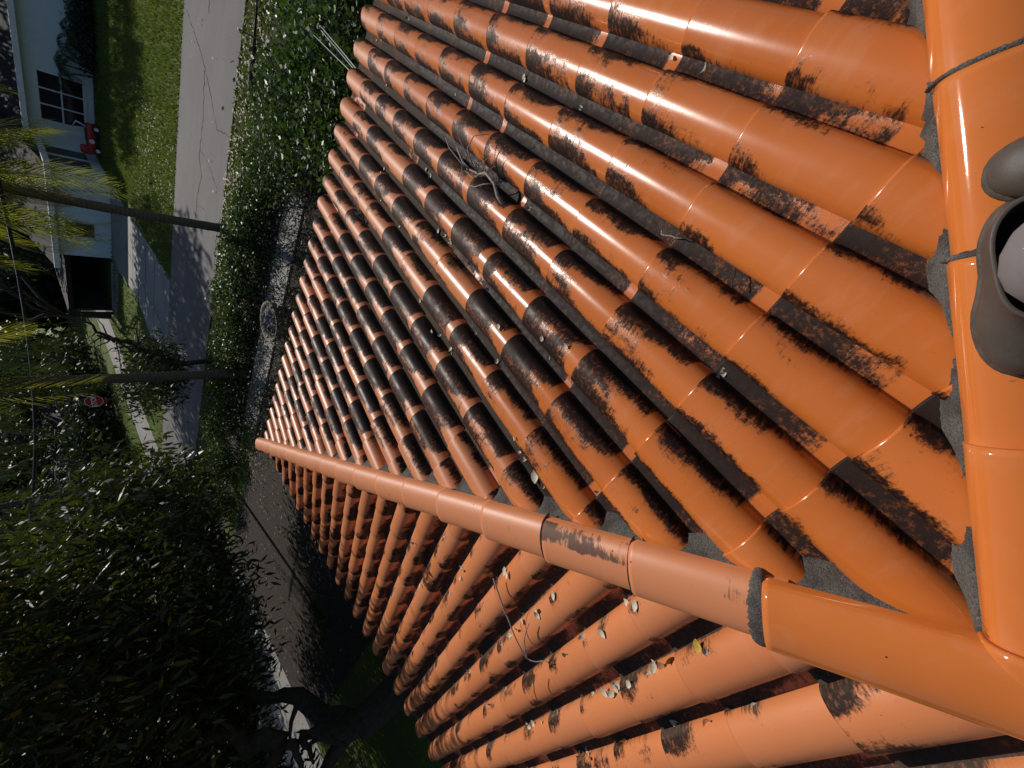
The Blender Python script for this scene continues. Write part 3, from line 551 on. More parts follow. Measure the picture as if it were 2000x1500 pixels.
twig('small pale bent twig in a dark channel on the street-side slope', [[(.32,1.425,-.33),(.311,1.404,-.325),(.324,1.358,-.315),(.338,1.328,-.31)]], .0028, M['twig'], .0)
twig('tiny black hooked twig in a dark channel near the east hip', [[(.338,1.101,-.27),(.311,1.089,-.265),(.291,1.074,-.262)]], .003, M['twig_dark'], .0)
mb = MB()
B0 = Vector((.05, 2.65, -.545))
def br(pts, r):
    pts = [Vector(p) for p in pts]; mb.tube(pts, [r*(1-.65*i/(len(pts)-1)) for i in range(len(pts))], 7)
br([(.00,2.33,-.50),(.021,2.394,-.49),(.066,2.445,-.48),(.085,2.529,-.475),(.053,2.60,-.50),(.043,2.679,-.50),(.055,2.76,-.50),(.10,2.85,-.50)], .011)
br([(.053,2.60,-.50),(.09,2.64,-.45),(.14,2.67,-.42),(.21,2.65,-.41),(.257,2.569,-.43)], .005); br([(.043,2.679,-.50),(.05,2.731,-.47),(.081,2.849,-.45),(.11,2.93,-.47)], .005)
br([(.09,2.64,-.45),(.16,2.74,-.40),(.20,2.79,-.40)], .003); br([(.066,2.445,-.48),(.03,2.50,-.46),(-.01,2.56,-.47),(-.03,2.64,-.5)], .005); br([(.085,2.529,-.475),(.13,2.55,-.45),(.17,2.52,-.45)], .004)
br([(.043,2.679,-.50),(.0,2.71,-.48),(-.02,2.80,-.50)], .004)
for i in range(22):
    a = B0+Vector((random.uniform(-.05, .06), random.uniform(-.10, .10), random.uniform(.0, .05))); br([a, a+Vector((random.uniform(-.05, .05), random.uniform(-.06, .06), random.uniform(-.01, .03))), a+Vector((random.uniform(-.07, .07), random.uniform(-.09, .09), random.uniform(-.03, .04)))], .0028)
mb.build('dead_branch', M['twig'], smooth=True, label='tangled dead grey branch caught between barrels in the middle of the street-side slope', cat='dead branch')
mb = MB(); B1 = Vector((-.93, 4.18, -.93))
for i in range(46):
    a = B1+Vector((random.uniform(-.05, .05), random.uniform(-.13, .13), random.uniform(-.01, .02))); mb.tube([a, a+Vector((random.uniform(-.04, .04), random.uniform(-.05, .05), .012)), a+Vector((random.uniform(-.07, .07), random.uniform(-.08, .08), random.uniform(-.01, .02)))], .003, 5)
mb.build('dead_branch', M['twig_dark'], label='small heap of dark broken twigs near the eave of the street-side slope', cat='dead branch')

# ------------------------------------------------------------------ cables
def cable(pts, r, mat, label, group=None):
    mb = MB(); mb.tube(pts, r, 8); return mb.build('cable', mat, smooth=True, label=label, cat='cable', group=group)
def sagline(a, b, s_, n=24):
    a, b = Vector(a), Vector(b); return [a.lerp(b, i/n)-Vector((0, 0, 4*s_*(i/n)*(1-i/n))) for i in range(n+1)]
cable(sagline((-.01, L-.03, -1.22), (.17, 12.9, GZ+.3), .05), .006, M['cable_w'], 'bright pale cable, topmost of the three running down from the eave', 'service cables from the eave')
cable(sagline((-.03, L-.03, -1.22), (.10, 12.9, GZ+.3), .05), .005, M['cable_w'], 'pale cable in the middle of the three running down from the eave', 'service cables from the eave')
cable(sagline((-.06, L-.03, -1.23), (-.12, 13.3, GZ+.3), .03), .005, M['cable_w'], 'thin pale cable, lowest of the three running down from the eave over the shrub', 'service cables from the eave')
mb = MB(); mb.box(-.25, 13.0, GZ, .35, 13.3, GZ+.35); mb.build('utility_box', M['steel'], label='low grey utility box on the verge where the eave cables end', cat='utility box')
def onY(): pass
cable(sagline((2.0, 14, 1.72), (-18, 14, 1.55), .75), .034, M['cable_k'], 'thick dark overhead line sagging through the palm fronds')

# ------------------------------------------------------------------ hedge, shrubs, palms and trees
HB = [(-4.6,12.9,GZ+.38,.85,.62,.36), (-6.0,13.0,GZ+.46,.95,.75,.42), (-7.5,13.0,GZ+.50,.95,.75,.45), (-9.1,12.8,GZ+.48,1.0,.75,.42), (-10.8,12.7,GZ+.46,1.0,.7,.42), (-12.7,12.5,GZ+.5,1.1,.7,.45), (-14.7,12.2,GZ+.5,1.2,.7,.45), (-17.0,12.0,GZ+.6,1.3,.8,.5)]
SEP = ['beside the fallen pale frond', 'at the foot of the nearest palm', 'just left of the nearest palm', 'level with the round stone planter', 'in front of the small dark-limbed tree', 'left of the small dark-limbed tree', 'where the road is in tree shade', 'at the far dark end of the row']
for b, s_ in zip(HB, SEP):
    base = (b[0], b[1], GZ); root = empty('hedge_shrub', base, label='glossy green hedge shrub '+s_, cat='shrub', group='hedge shrubs along the verge'); mb = MB()
    for i in range(9):
        a = random.uniform(0, 6.28); e_ = (math.cos(a)*b[3]*.6, math.sin(a)*b[4]*.6, b[5]*1.6+random.uniform(-.1, .1)); limb(mb, (random.uniform(-.2, .2), random.uniform(-.2, .2), 0), e_, .025, .008, 5, .2, 6)
    mb.build('stem', M['bark'], root, smooth=True)
    Pn = crown_pts([(b[0], b[1], b[2], b[3], b[4], b[5]), (b[0]+.4, b[1]-.2, b[2]-.05, b[3]*.6, b[4]*.7, b[5]*.8), (b[0]-.4, b[1]+.2, b[2]+.08, b[3]*.6, b[4]*.6, b[5]*.8)], 4200, .12, 14)-np.array(base)
    quads_np('foliage', leaves_np(Pn, .085, .62, .15), M['leaf_hedge'], root)
def shrub(base, blobs, n, size, mat, label, asp=.5, clump=.2, stems=12, group=None, droop=.2):
    root = empty('shrub', base, label=label, cat='shrub', group=group); mb = MB(); h = max(b[2]-GZ for b in blobs)
    for i in range(stems):
        b = random.choice(blobs); limb(mb, (random.uniform(-.3, .3), random.uniform(-.3, .3), 0), Vector((b[0]+random.uniform(-.5, .5)*b[3], b[1]+random.uniform(-.5, .5)*b[4], b[2]))-Vector(base), .03, .008, 6, .18, 6)
    mb.build('stem', M['bark'], root, smooth=True); quads_np('foliage', leaves_np(crown_pts(blobs, n, clump, 14)-np.array(base), size, asp, droop), mat, root); return root
shrub((-.6, 9.6, GZ), [(-.1,8.9,GZ+.9,1.3,1.3,.75), (-1.4,9.9,GZ+.85,1.1,1.2,.75), (.9,10.0,GZ+.85,1.1,1.3,.75), (-1.5,11.3,GZ+.5,1.0,.9,.5), (.2,11.6,GZ+.45,1.0,.8,.45), (-.9,8.2,GZ+.8,1.1,1.0,.7)], 26000, .105, M['leaf_hedge'], 'large dark green broad-leaved shrub under the pale cables', .55, .22, 22)
shrub((-3.6, 12.6, GZ), [(-3.2,12.3,GZ+.42,.8,.8,.40), (-2.6,11.4,GZ+.4,.7,.7,.38)], 6000, .10, M['leaf_hedge'], 'green broad-leaved shrub between the cables and the fallen pale frond', .55, .2, 14)
def bare(base, lab, n=22, h=1.3):
    root = empty('bare_shrub', base, label=lab, cat='shrub', group='twiggy plants behind the hedge'); mb = MB()
    for i in range(n):
        a = random.uniform(0, 6.28); e_ = Vector((math.cos(a)*random.uniform(.2, .9), math.sin(a)*random.uniform(.2, .9), h*random.uniform(.6, 1.1))); p = limb(mb, (math.cos(a)*.1, math.sin(a)*.1, 0), e_, .014, .005, 6, .25, 5)
        for q in (3, 4, 5): limb(mb, p[q], Vector(p[q])+Vector((random.uniform(-.35, .35), random.uniform(-.35, .35), random.uniform(.05, .4))), .006, .003, 3, .2, 4)
    mb.build('stem', M['twig_dark'], root)
    quads_np('foliage', leaves_np(RNG.normal(size=(1100, 3))*np.array([.55, .5, .32])+np.array([0, 0, h*.65]), .06, .5, .2), M['leaf_far'], root, )
for x, y, s_ in [(-2.6, 9.6, 'closest to the large shrub'), (-4.0, 9.5, 'below the fallen pale frond'), (-5.3, 9.3, 'right of the round stone planter'), (-8.6, 9.4, 'left of the round stone planter'), (-10.3, 9.6, 'by the corner of the eaves'), (-4.2, 8.0, 'close under the eave'), (-8.0, 7.8, 'near the corner under the eave'), (-6.3, 8.9, 'just below the round stone planter')]: bare((x, y, GZ), 'twiggy half-bare plant '+s_)
# planter
root = empty('stone_planter', (-6.95, 10.75, GZ), label='round weathered grey stone planter with a tan flank beside the path', cat='planter'); mb = MB()
prof = [(0, 0), (.42, 0), (.46, .1), (.50, .26), (.56, .34), (.57, .40), (.52, .41), (.46, .36), (.42, .30)]
mb.lathe([(r*random.uniform(.98, 1.02), z) for r, z in prof], n=36); mb.build('bowl', M['stone_t'], root, smooth=True)
mb = MB(); n = 34
vv = []; K = 12
for i in range(K):
    for j in range(n):
        r_ = .55*i/(K-1); a = 2*PI*j/n; vv.append((r_*math.cos(a), r_*math.sin(a), .30+.24*math.cos(r_*3.2)+random.uniform(-.035, .035)))
mb.add(vv, [(i*n+j, i*n+(j+1) % n, (i+1)*n+(j+1) % n, (i+1)*n+j) for i in range(K-1) for j in range(n)]); mb.build('stones', M['stone'], root)
# fallen fronds on the verge
r0 = empty('fallen_frond', (-4.6, 14.5, GZ), label='fallen pale dried palm frond at the edge of the hedge', cat='palm frond'); frond(r0, (0, -.3, .55), 1.9, .25, 1.1, leafm('pale_dry', (.42, .36, .30), (.62, .56, .48), (.3, .25, .2), .2, .7), sag=1.4, lw=.35, nl=22, name='leaflets', wdt=.02)
root = empty('palm_sheath', (-1.6, 14.9, GZ), label='dark curved palm sheath lying on the leaf-strewn verge', cat='palm sheath'); mb = MB()
mb.tube([(-.75, -.15, .05), (-.35, .0, .07), (.1, .0, .08), (.6, .05, .1), (1.2, .2, .08)], [.10, .085, .05, .03, .02], 8); mb.build('blade', M['twig_dark'], root, smooth=True)
mb = MB(); mb.tube([(-.88, -.2, .05), (-.76, -.152, .05)], [.03, .10], 8); mb.build('cut_end', M['brown'], root)
mb = MB(); mb.tube([(-1.05, 13.75, GZ), (-1.05, 13.75, GZ+.0), (-1.0, 13.75, GZ+.85)], .02, 8); mb.build('stake', M['steel'], label='thin grey stake standing in the verge beside the large shrub', cat='stake')
# small cycad-like tuft by the left corner
r0 = empty('cycad', (-13.1, 4.6, GZ), label='bright green spiky tuft plant on the stony ground left of the eaves', cat='plant')
for i in range(12): frond(r0, (0, 0, .15), i*2.4, .9, .9, M['leaf_hedge'], sag=1.2, lw=.22, nl=20, name='frond', wdt=.014)
FM = [M['frond'], M['frond'], M['frond_dark']]; FD = [M['frond'], M['frond_dark'], M['frond_dark'], M['frond_dark']]
palm('palm_tree', (-6.5, 15.1, GZ), (-6.1, 14.9, 1.75), .13, .10, 18, 3.1, 'nearest palm with a slender grey trunk rising from the hedge across the road', 'palms', FM, elr=(-1.0, .8), az0=.7, mid=(-6.45, 15.1, -1.0), dry=3, lw=.8)
palm('palm_tree', (-10.2, 12.3, GZ), (-9.5, 12.1, 3.0), .14, .12, 16, 3.1, 'second palm with a straight grey trunk in front of the side street', 'palms', FD, elr=(-1.05, .8), az0=.2, mid=(-9.9, 12.2, -.5), dry=1, lw=.8)
palm('palm_tree', (-16.5, 13.9, GZ), (-16.4, 13.8, 3.6), .10, .09, 14, 3.0, 'thin-trunked palm furthest left, rising from the hedge into the big tree', 'palms', FD, elr=(-.8, .8), az0=1.1, dry=0, lw=.7)
# small palms against the far house
for x, y, s_, h in [(-8.6, 36.2, 'left one of the two low palms before the pale house', 1.7), (-6.7, 36.3, 'right one of the two low palms before the pale house', 1.2)]:
    r0 = empty('small_palm', (x, y, GZ), label=s_, cat='palm tree'); mb = MB()
    for i in range(3): mb.tube([(i*.15-.15, 0, 0), (i*.3-.3, 0, h*.45), (i*.55-.55, 0, h*.75)], .04, 7)
    mb.build('trunk', M['palmbark'], r0)
    for i in range(15): frond(r0, ((i % 3)*.55-.55, 0, h*.75), i*2.4, random.uniform(-.2, 1.0), 1.25, M['frond_dark'], sag=1.3, lw=.42, nl=20)
shrub((-4.0, 35.6, GZ), [(-3.8,35.8,GZ+.5,2.2,.7,.55), (-7.0,35.6,GZ+.4,1.6,.6,.4), (-1.0,35.6,GZ+.6,1.8,.8,.7)], 9000, .16, M['leaf_far'], 'low dark shrubs along the foot of the pale house', .5, .25, 10)
shrub((2.4, 26.0, GZ), [(2.2,26.2,GZ+.8,1.7,2.6,.9), (.9,24.6,GZ+.3,.9,1.0,.35), (1.6,29,GZ+.9,1.6,2.2,1.0)], 9000, .18, M['leaf_far'], 'dark shrub at the right edge of the far lawn', .4, .25, 10)
# small tree in the hedge line, dark curved limbs
bz = (-11.6, 14.6, GZ); tp = Vector((.2, -.3, 1.5))
tree('small_tree', bz, [(-11.6,14.2,GZ+2.0,1.3,1.0,.6), (-12.6,15.1,GZ+1.6,1.1,.9,.55), (-12.9,16.4,GZ+1.9,1.0,.8,.5), (-13.6,15.6,GZ+2.3,.9,.8,.4)], 4300, .22, M['leaf_far'], 'small tree with dark curved limbs and drooping leaf clusters in front of the shaded road', trunk_r=.10, asp=.26, droop=.8, clump=.26, per=10, fork=1.4,
     limbs=[(tp, (1.3,-.3,2.6), .10), ((1.3,-.3,2.6), (1.75,-.5,3.35), .085), (tp, (.7,.5,2.8), .09), ((.7,.5,2.8), (1.5,.7,3.5), .07), (tp, (-1.2,.6,2.0), .06), (tp, (-1.4,1.8,2.4), .05), (tp, (-2.0,1.0,2.6), .05)])
# big dark tree close to the corner of the house
tb = (-11.3, 1.6, GZ); tp = Vector((0, 0, 1.15))
BB = [(-7.6,6.6,2.9,1.5,2.6,.8), (-11.4,7.4,.1,2.3,2.4,1.5), (-12.6,9.3,-.7,2.0,1.9,1.2), (-13.0,6.3,-.6,2.4,2.4,1.5), (-11.6,4.2,1.4,2.6,2.6,1.6), (-14.6,3.0,.4,2.6,2.8,1.9), (-10.8,1.4,1.9,2.6,2.4,1.4), (-14.6,8.6,.6,2.4,2.2,1.6), (-16.8,5.4,-.6,2.6,2.6,2.0), (-15.2,.2,-.8,2.6,2.4,1.8), (-10.4,5.6,2.2,2.2,2.2,1.2), (-15.6,-3.4,.8,2.6,2.2,1.8)]
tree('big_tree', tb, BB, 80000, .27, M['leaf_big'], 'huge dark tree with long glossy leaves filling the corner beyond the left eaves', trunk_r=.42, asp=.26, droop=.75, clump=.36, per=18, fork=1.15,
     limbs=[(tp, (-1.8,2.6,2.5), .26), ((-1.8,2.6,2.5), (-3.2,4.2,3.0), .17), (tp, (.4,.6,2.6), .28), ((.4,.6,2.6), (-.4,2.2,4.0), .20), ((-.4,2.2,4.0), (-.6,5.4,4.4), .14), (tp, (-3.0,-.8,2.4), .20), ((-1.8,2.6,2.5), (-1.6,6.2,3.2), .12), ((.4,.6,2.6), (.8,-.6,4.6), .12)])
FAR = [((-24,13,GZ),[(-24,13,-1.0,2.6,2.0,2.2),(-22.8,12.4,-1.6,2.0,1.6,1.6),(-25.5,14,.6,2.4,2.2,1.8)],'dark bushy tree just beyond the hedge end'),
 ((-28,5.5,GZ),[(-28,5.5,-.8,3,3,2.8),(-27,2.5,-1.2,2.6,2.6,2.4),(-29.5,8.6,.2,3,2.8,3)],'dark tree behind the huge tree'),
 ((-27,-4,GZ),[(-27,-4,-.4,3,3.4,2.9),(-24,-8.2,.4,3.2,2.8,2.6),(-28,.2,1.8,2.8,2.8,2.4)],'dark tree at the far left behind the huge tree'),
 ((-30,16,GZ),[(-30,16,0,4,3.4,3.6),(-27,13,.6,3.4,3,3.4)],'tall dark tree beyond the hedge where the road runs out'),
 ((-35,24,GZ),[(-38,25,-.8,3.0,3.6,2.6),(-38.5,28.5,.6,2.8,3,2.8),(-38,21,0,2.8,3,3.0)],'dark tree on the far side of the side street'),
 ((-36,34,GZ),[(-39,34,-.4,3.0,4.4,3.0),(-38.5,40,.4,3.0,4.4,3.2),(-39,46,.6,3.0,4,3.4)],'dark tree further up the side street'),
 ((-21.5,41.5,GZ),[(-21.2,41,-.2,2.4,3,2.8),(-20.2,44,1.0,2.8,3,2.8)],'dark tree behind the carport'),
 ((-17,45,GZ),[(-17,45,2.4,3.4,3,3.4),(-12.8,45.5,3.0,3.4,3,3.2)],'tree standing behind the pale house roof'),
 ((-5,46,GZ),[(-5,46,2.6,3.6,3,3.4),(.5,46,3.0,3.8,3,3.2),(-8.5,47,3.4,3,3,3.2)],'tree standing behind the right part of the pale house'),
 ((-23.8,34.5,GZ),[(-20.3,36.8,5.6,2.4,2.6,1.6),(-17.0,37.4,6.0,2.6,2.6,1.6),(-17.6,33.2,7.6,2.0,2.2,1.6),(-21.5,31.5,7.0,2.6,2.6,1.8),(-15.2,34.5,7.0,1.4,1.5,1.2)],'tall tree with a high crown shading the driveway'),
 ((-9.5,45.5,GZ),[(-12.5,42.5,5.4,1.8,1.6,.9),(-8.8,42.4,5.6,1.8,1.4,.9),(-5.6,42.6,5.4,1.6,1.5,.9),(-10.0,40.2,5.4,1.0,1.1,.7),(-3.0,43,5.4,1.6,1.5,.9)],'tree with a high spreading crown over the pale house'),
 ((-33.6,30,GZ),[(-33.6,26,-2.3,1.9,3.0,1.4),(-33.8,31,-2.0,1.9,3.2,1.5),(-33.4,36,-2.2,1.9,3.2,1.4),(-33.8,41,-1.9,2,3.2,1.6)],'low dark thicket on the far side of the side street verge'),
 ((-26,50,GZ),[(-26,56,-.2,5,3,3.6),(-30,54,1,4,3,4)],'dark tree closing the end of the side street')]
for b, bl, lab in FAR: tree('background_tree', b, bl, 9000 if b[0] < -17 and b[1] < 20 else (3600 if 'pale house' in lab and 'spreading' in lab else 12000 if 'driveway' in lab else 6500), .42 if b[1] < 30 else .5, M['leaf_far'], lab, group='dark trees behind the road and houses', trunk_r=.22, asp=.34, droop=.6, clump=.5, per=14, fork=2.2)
# a far wood closes every remaining gap
WV = []
for (x0, y0, x1, y1, h) in [(-60, -20, -42, 15, 11), (-60, 15, -44, 62, 11), (-44, 60, 20, 66, 12), (14, 40, 26, 66, 9), (-34, -30, -26, -2, 10)]:
    n = int((abs(x1-x0)+abs(y1-y0))*330); q = np.c_[RNG.uniform(x0, x1, n), RNG.uniform(y0, y1, n), GZ+RNG.uniform(0, 1, n)*(h*(.8+.2*np.sin(RNG.uniform(0, 6, n))))]; WV.append(leaves_np(q, 1.15, .6, .3))
quads_np('far_wood', np.concatenate(WV), M['leaf_far'], label=None, kind='stuff')

# ------------------------------------------------------------------ the pale house across the road
hs = empty('pale_house', (-10, 37, GZ), label='pale blue house with white eaves and a large paned window across the lawn', cat='house')
def hp(o, par=hs):
    o.parent = par; o.matrix_parent_inverse = Matrix.Translation((10, -37, -GZ)) if par is hs else par.matrix_world.inverted(); return o
mb = MB(); mb.box(-13.3, 37, GZ, 8, 44, -.95); mb.box(-18.4, 33.3, GZ, -13.301, 44, -1.32); hp(mb.build('wall', M['wall']))
mb = MB()
def prism(x0, y0, x1, y1, z0, z1, rid=.5):
    ym = y0+(y1-y0)*rid; mb.add([(x0,y0,z0),(x1,y0,z0),(x1,y1,z0),(x0,y1,z0),(x0,ym,z1),(x1,ym,z1)], [(0,1,5,4),(2,3,4,5),(0,4,3),(1,2,5),(0,3,2,1)])
prism(-13.6, 36.32, 8.6, 44.6, -.83, .35); prism(-18.9, 32.72, -12.75, 44.6, -1.18, .15); hp(mb.build('roof', M['shingle']))
mb = MB(); mb.box(-13.0, 36.2, -1.02, 8.7, 36.33, -.80); mb.box(-18.95, 32.60, -1.38, -12.72, 32.73, -1.14); mb.box(-12.73, 32.74, -1.38, -12.60, 36.19, -1.14); mb.box(-12.6, 36.34, -1.0, 8, 36.99, -.97); hp(mb.build('fascia', M['white']))
def window(x0, x1, z0, z1, y, nx, nz, mat='white', lab=None):
    mb = MB(); mb.box(x0-.12, y-.05, z0-.14, x1+.12, y-.003, z0); mb.box(x0-.10, y-.045, z1, x1+.10, y-.003, z1+.10); mb.box(x0-.10, y-.045, z0, x0, y-.003, z1); mb.box(x1, y-.045, z0, x1+.10, y-.003, z1)
    for i in range(1, nx): xx_ = x0+(x1-x0)*i/nx; mb.box(xx_-.035, y-.04, z0, xx_+.035, y-.016, z1)
    for i in range(1, nz): zz = z0+(z1-z0)*i/nz; mb.box(x0, y-.043, zz-.035, x1, y-.0165, zz+.035)
    w_ = hp(mb.build('window', M[mat])); mb = MB(); mb.box(x0+.001, y-.015, z0+.001, x1-.001, y-.004, z1-.001); p_ = mb.build('pane', M['glass']); p_.parent = w_; p_.matrix_parent_inverse = Matrix.Translation((10, -37, -GZ)) if False else Matrix.Identity(4)
    p_.matrix_parent_inverse = (Matrix.Translation((-10, 37, GZ)) @ w_.matrix_parent_inverse).inverted(); return w_
window(-11.95, -9.5, -3.3, -1.6, 37, 3, 2); window(-14.35+1.0, -13.45+.1, -3.2, -1.6, 37, 1, 1) if False else None
# tall window with a blind in the side bay
mb = MB(); mb.box(-13.30+.003, 34.2, -3.3, -13.25, 36.6, -1.45); w_ = hp(mb.build('window', M['white'])); mb = MB()
for a, b in ((34.3, 35.25), (35.55, 36.5)): mb.box(-13.249, a, -3.2, -13.24, b, -1.55)
p_ = mb.build('pane', M['glass']); p_.parent = w_; p_.matrix_parent_inverse = (Matrix.Translation((-10, 37, GZ)) @ w_.matrix_parent_inverse).inverted()
window(-16.95, -16.3, -2.85, -1.9, 33.3, 1, 1, 'brown')
mb = MB()
for i in range(9): mb.box(-16.9, 33.275, -2.8+i*.1, -16.35, 33.284, -2.74+i*.1)
hp(mb.build('shutter', M['brown']))
# carport
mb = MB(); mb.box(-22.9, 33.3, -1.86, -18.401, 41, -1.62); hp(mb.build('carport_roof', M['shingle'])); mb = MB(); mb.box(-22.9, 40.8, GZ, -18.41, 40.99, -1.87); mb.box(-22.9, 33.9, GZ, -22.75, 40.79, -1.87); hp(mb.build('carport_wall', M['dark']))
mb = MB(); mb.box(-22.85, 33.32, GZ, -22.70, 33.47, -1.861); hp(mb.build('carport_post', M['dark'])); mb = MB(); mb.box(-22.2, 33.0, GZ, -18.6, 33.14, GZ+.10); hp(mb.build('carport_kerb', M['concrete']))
# distant pale house seen in scraps between the leaves
h2 = empty('distant_house', (-36.5, 33, GZ), label='distant pale house glimpsed through leaves behind the stop sign', cat='house'); mb = MB(); mb.box(-4, -5, 0, 0, 8, 2.7); mb.build('wall', M['white'], h2); mb = MB(); mb.add([(-4.4,-5.4,2.7),(.4,-5.4,2.7),(.4,8.4,2.7),(-4.4,8.4,2.7),(-2,-5.4,3.9),(-2,8.4,3.9)], [(0,1,4),(1,2,5,4),(2,3,5),(3,0,4,5),(0,3,2,1)]); mb.build('roof', M['shingle'], h2)
for y0 in (-3.5, 0, 4): mb = MB(); mb.box(.002, y0, .9, .05, y0+1.4, 2.1); mb.build('window', M['glass'], h2)
# red toy car on the lawn by the wall
tc = empty('toy_car', (-11.9, 35.6, GZ), R(12), label='red ride-on toy vehicle with white handles parked by the wall of the pale house', cat='toy car')
def rbox(x0, y0, z0, x1, y1, z1, b, name, mat, par):
    bm = bmesh.new(); bmesh.ops.create_cube(bm, size=1)
    for v in bm.verts: v.co = Vector(((x0+x1)/2+v.co.x*(x1-x0), (y0+y1)/2+v.co.y*(y1-y0), (z0+z1)/2+v.co.z*(z1-z0)))
    bmesh.ops.bevel(bm, geom=bm.edges[:], offset=b, segments=3, affect='EDGES', profile=.5); me = bpy.data.meshes.new(name); bm.to_mesh(me); bm.free(); me.materials.append(mat)
    for p in me.polygons: p.use_smooth = True
    o = bpy.data.objects.new(name, me); COL.objects.link(o); o.parent = par; return o
rbox(-.85, -.35, .22, .75, .35, .58, .10, 'body', M['red'], tc); rbox(-.9, -.30, .40, -.45, .30, .85, .10, 'cab', M['red'], tc)
mb = MB(); mb.box(-.2, -.28, .585, .5, .28, .60); mb.build('seat', M['rubber'], tc)
mb = MB(); mb.tube([(.55, -.2, .5), (.75, -.28, 1.0)], .04, 8); mb.tube([(.45, .2, .5), (.35, .1, 1.15)], .04, 8); mb.tube([(.35, .1, 1.12), (.72, -.26, .98)], .025, 8); mb.build('handle', M['white'], tc, smooth=True)
for sx in (-.6, .55):
    for sy in (-.40, .40):
        mb = MB(); mb.lathe([(.02, -.05), (.17, -.05), (.19, -.03), (.19, .03), (.17, .05), (.02, .05)], (sx, sy, .19), 20, Matrix.Rotation(PI/2, 4, 'X')); w_ = mb.build('wheel', M['rubber'], tc); mb = MB(); mb.lathe([(0.001, .052), (.10, .052), (.10, .03)], (sx, sy, .19), 16, Matrix.Rotation(PI/2 if sy < 0 else -PI/2, 4, 'X')); mb.build('hub', M['white'], w_)
mb = MB(); mb.lathe([(0.001, .01), (.12, .01), (.12, 0)], (-.15, -.352, .40), 18, Matrix.Rotation(PI/2, 4, 'X')); mb.build('emblem', M['white'], tc)
# ------------------------------------------------------------------ stop sign
sg = empty('stop_sign', (-24.25, 26.3, GZ), R(78), label='red octagonal stop sign on a dark post at the side street corner', cat='stop sign')
mb = MB(); mb.tube([(0, .03, 0), (0, .03, 2.5)], .028, 8); mb.build('post', M['rubber'], sg)
def octo(r_, y, name, mat, th=.004):
    mb = MB(); n = 8; a0 = PI/8; f_ = [(r_*math.cos(a0+2*PI*j/n), y, 2.08+r_*math.sin(a0+2*PI*j/n)) for j in range(n)]; b_ = [(x, y+th, z) for x, y, z in f_]
    mb.add(f_+b_, [tuple(range(n)), tuple(range(n, 2*n))[::-1]]+[(j, j+n, (j+1) % n+n, (j+1) % n) for j in range(n)]); return mb.build(name, mat, sg)
octo(.44, 0, 'border', M['signwhite']); octo(.41, -.005, 'face', M['signred'])
def text(body, size, loc, par, mat, name='lettering', rot=(PI/2, 0, 0)):
    cu = bpy.data.curves.new(name, 'FONT'); cu.body = body; cu.size = size; cu.extrude = .003; cu.align_x = 'CENTER'; cu.align_y = 'CENTER'; cu.offset = size*.02
    o = bpy.data.objects.new(name+'_c', cu); COL.objects.link(o); dg = bpy.context.evaluated_depsgraph_get(); me = bpy.data.meshes.new_from_object(o.evaluated_get(dg)); bpy.data.objects.remove(o)
    me.materials.clear(); me.materials.append(mat); q = bpy.data.objects.new(name, me); COL.objects.link(q); q.parent = par; q.location = loc; q.rotation_euler = rot; return q
text('STOP', .34, (0, -.010, 2.08), sg, M['signwhite'])
mb = MB(); mb.box(-.22, -.004, 1.50, .22, 0, 1.60); pl = mb.build('plate', M['signred'], sg)

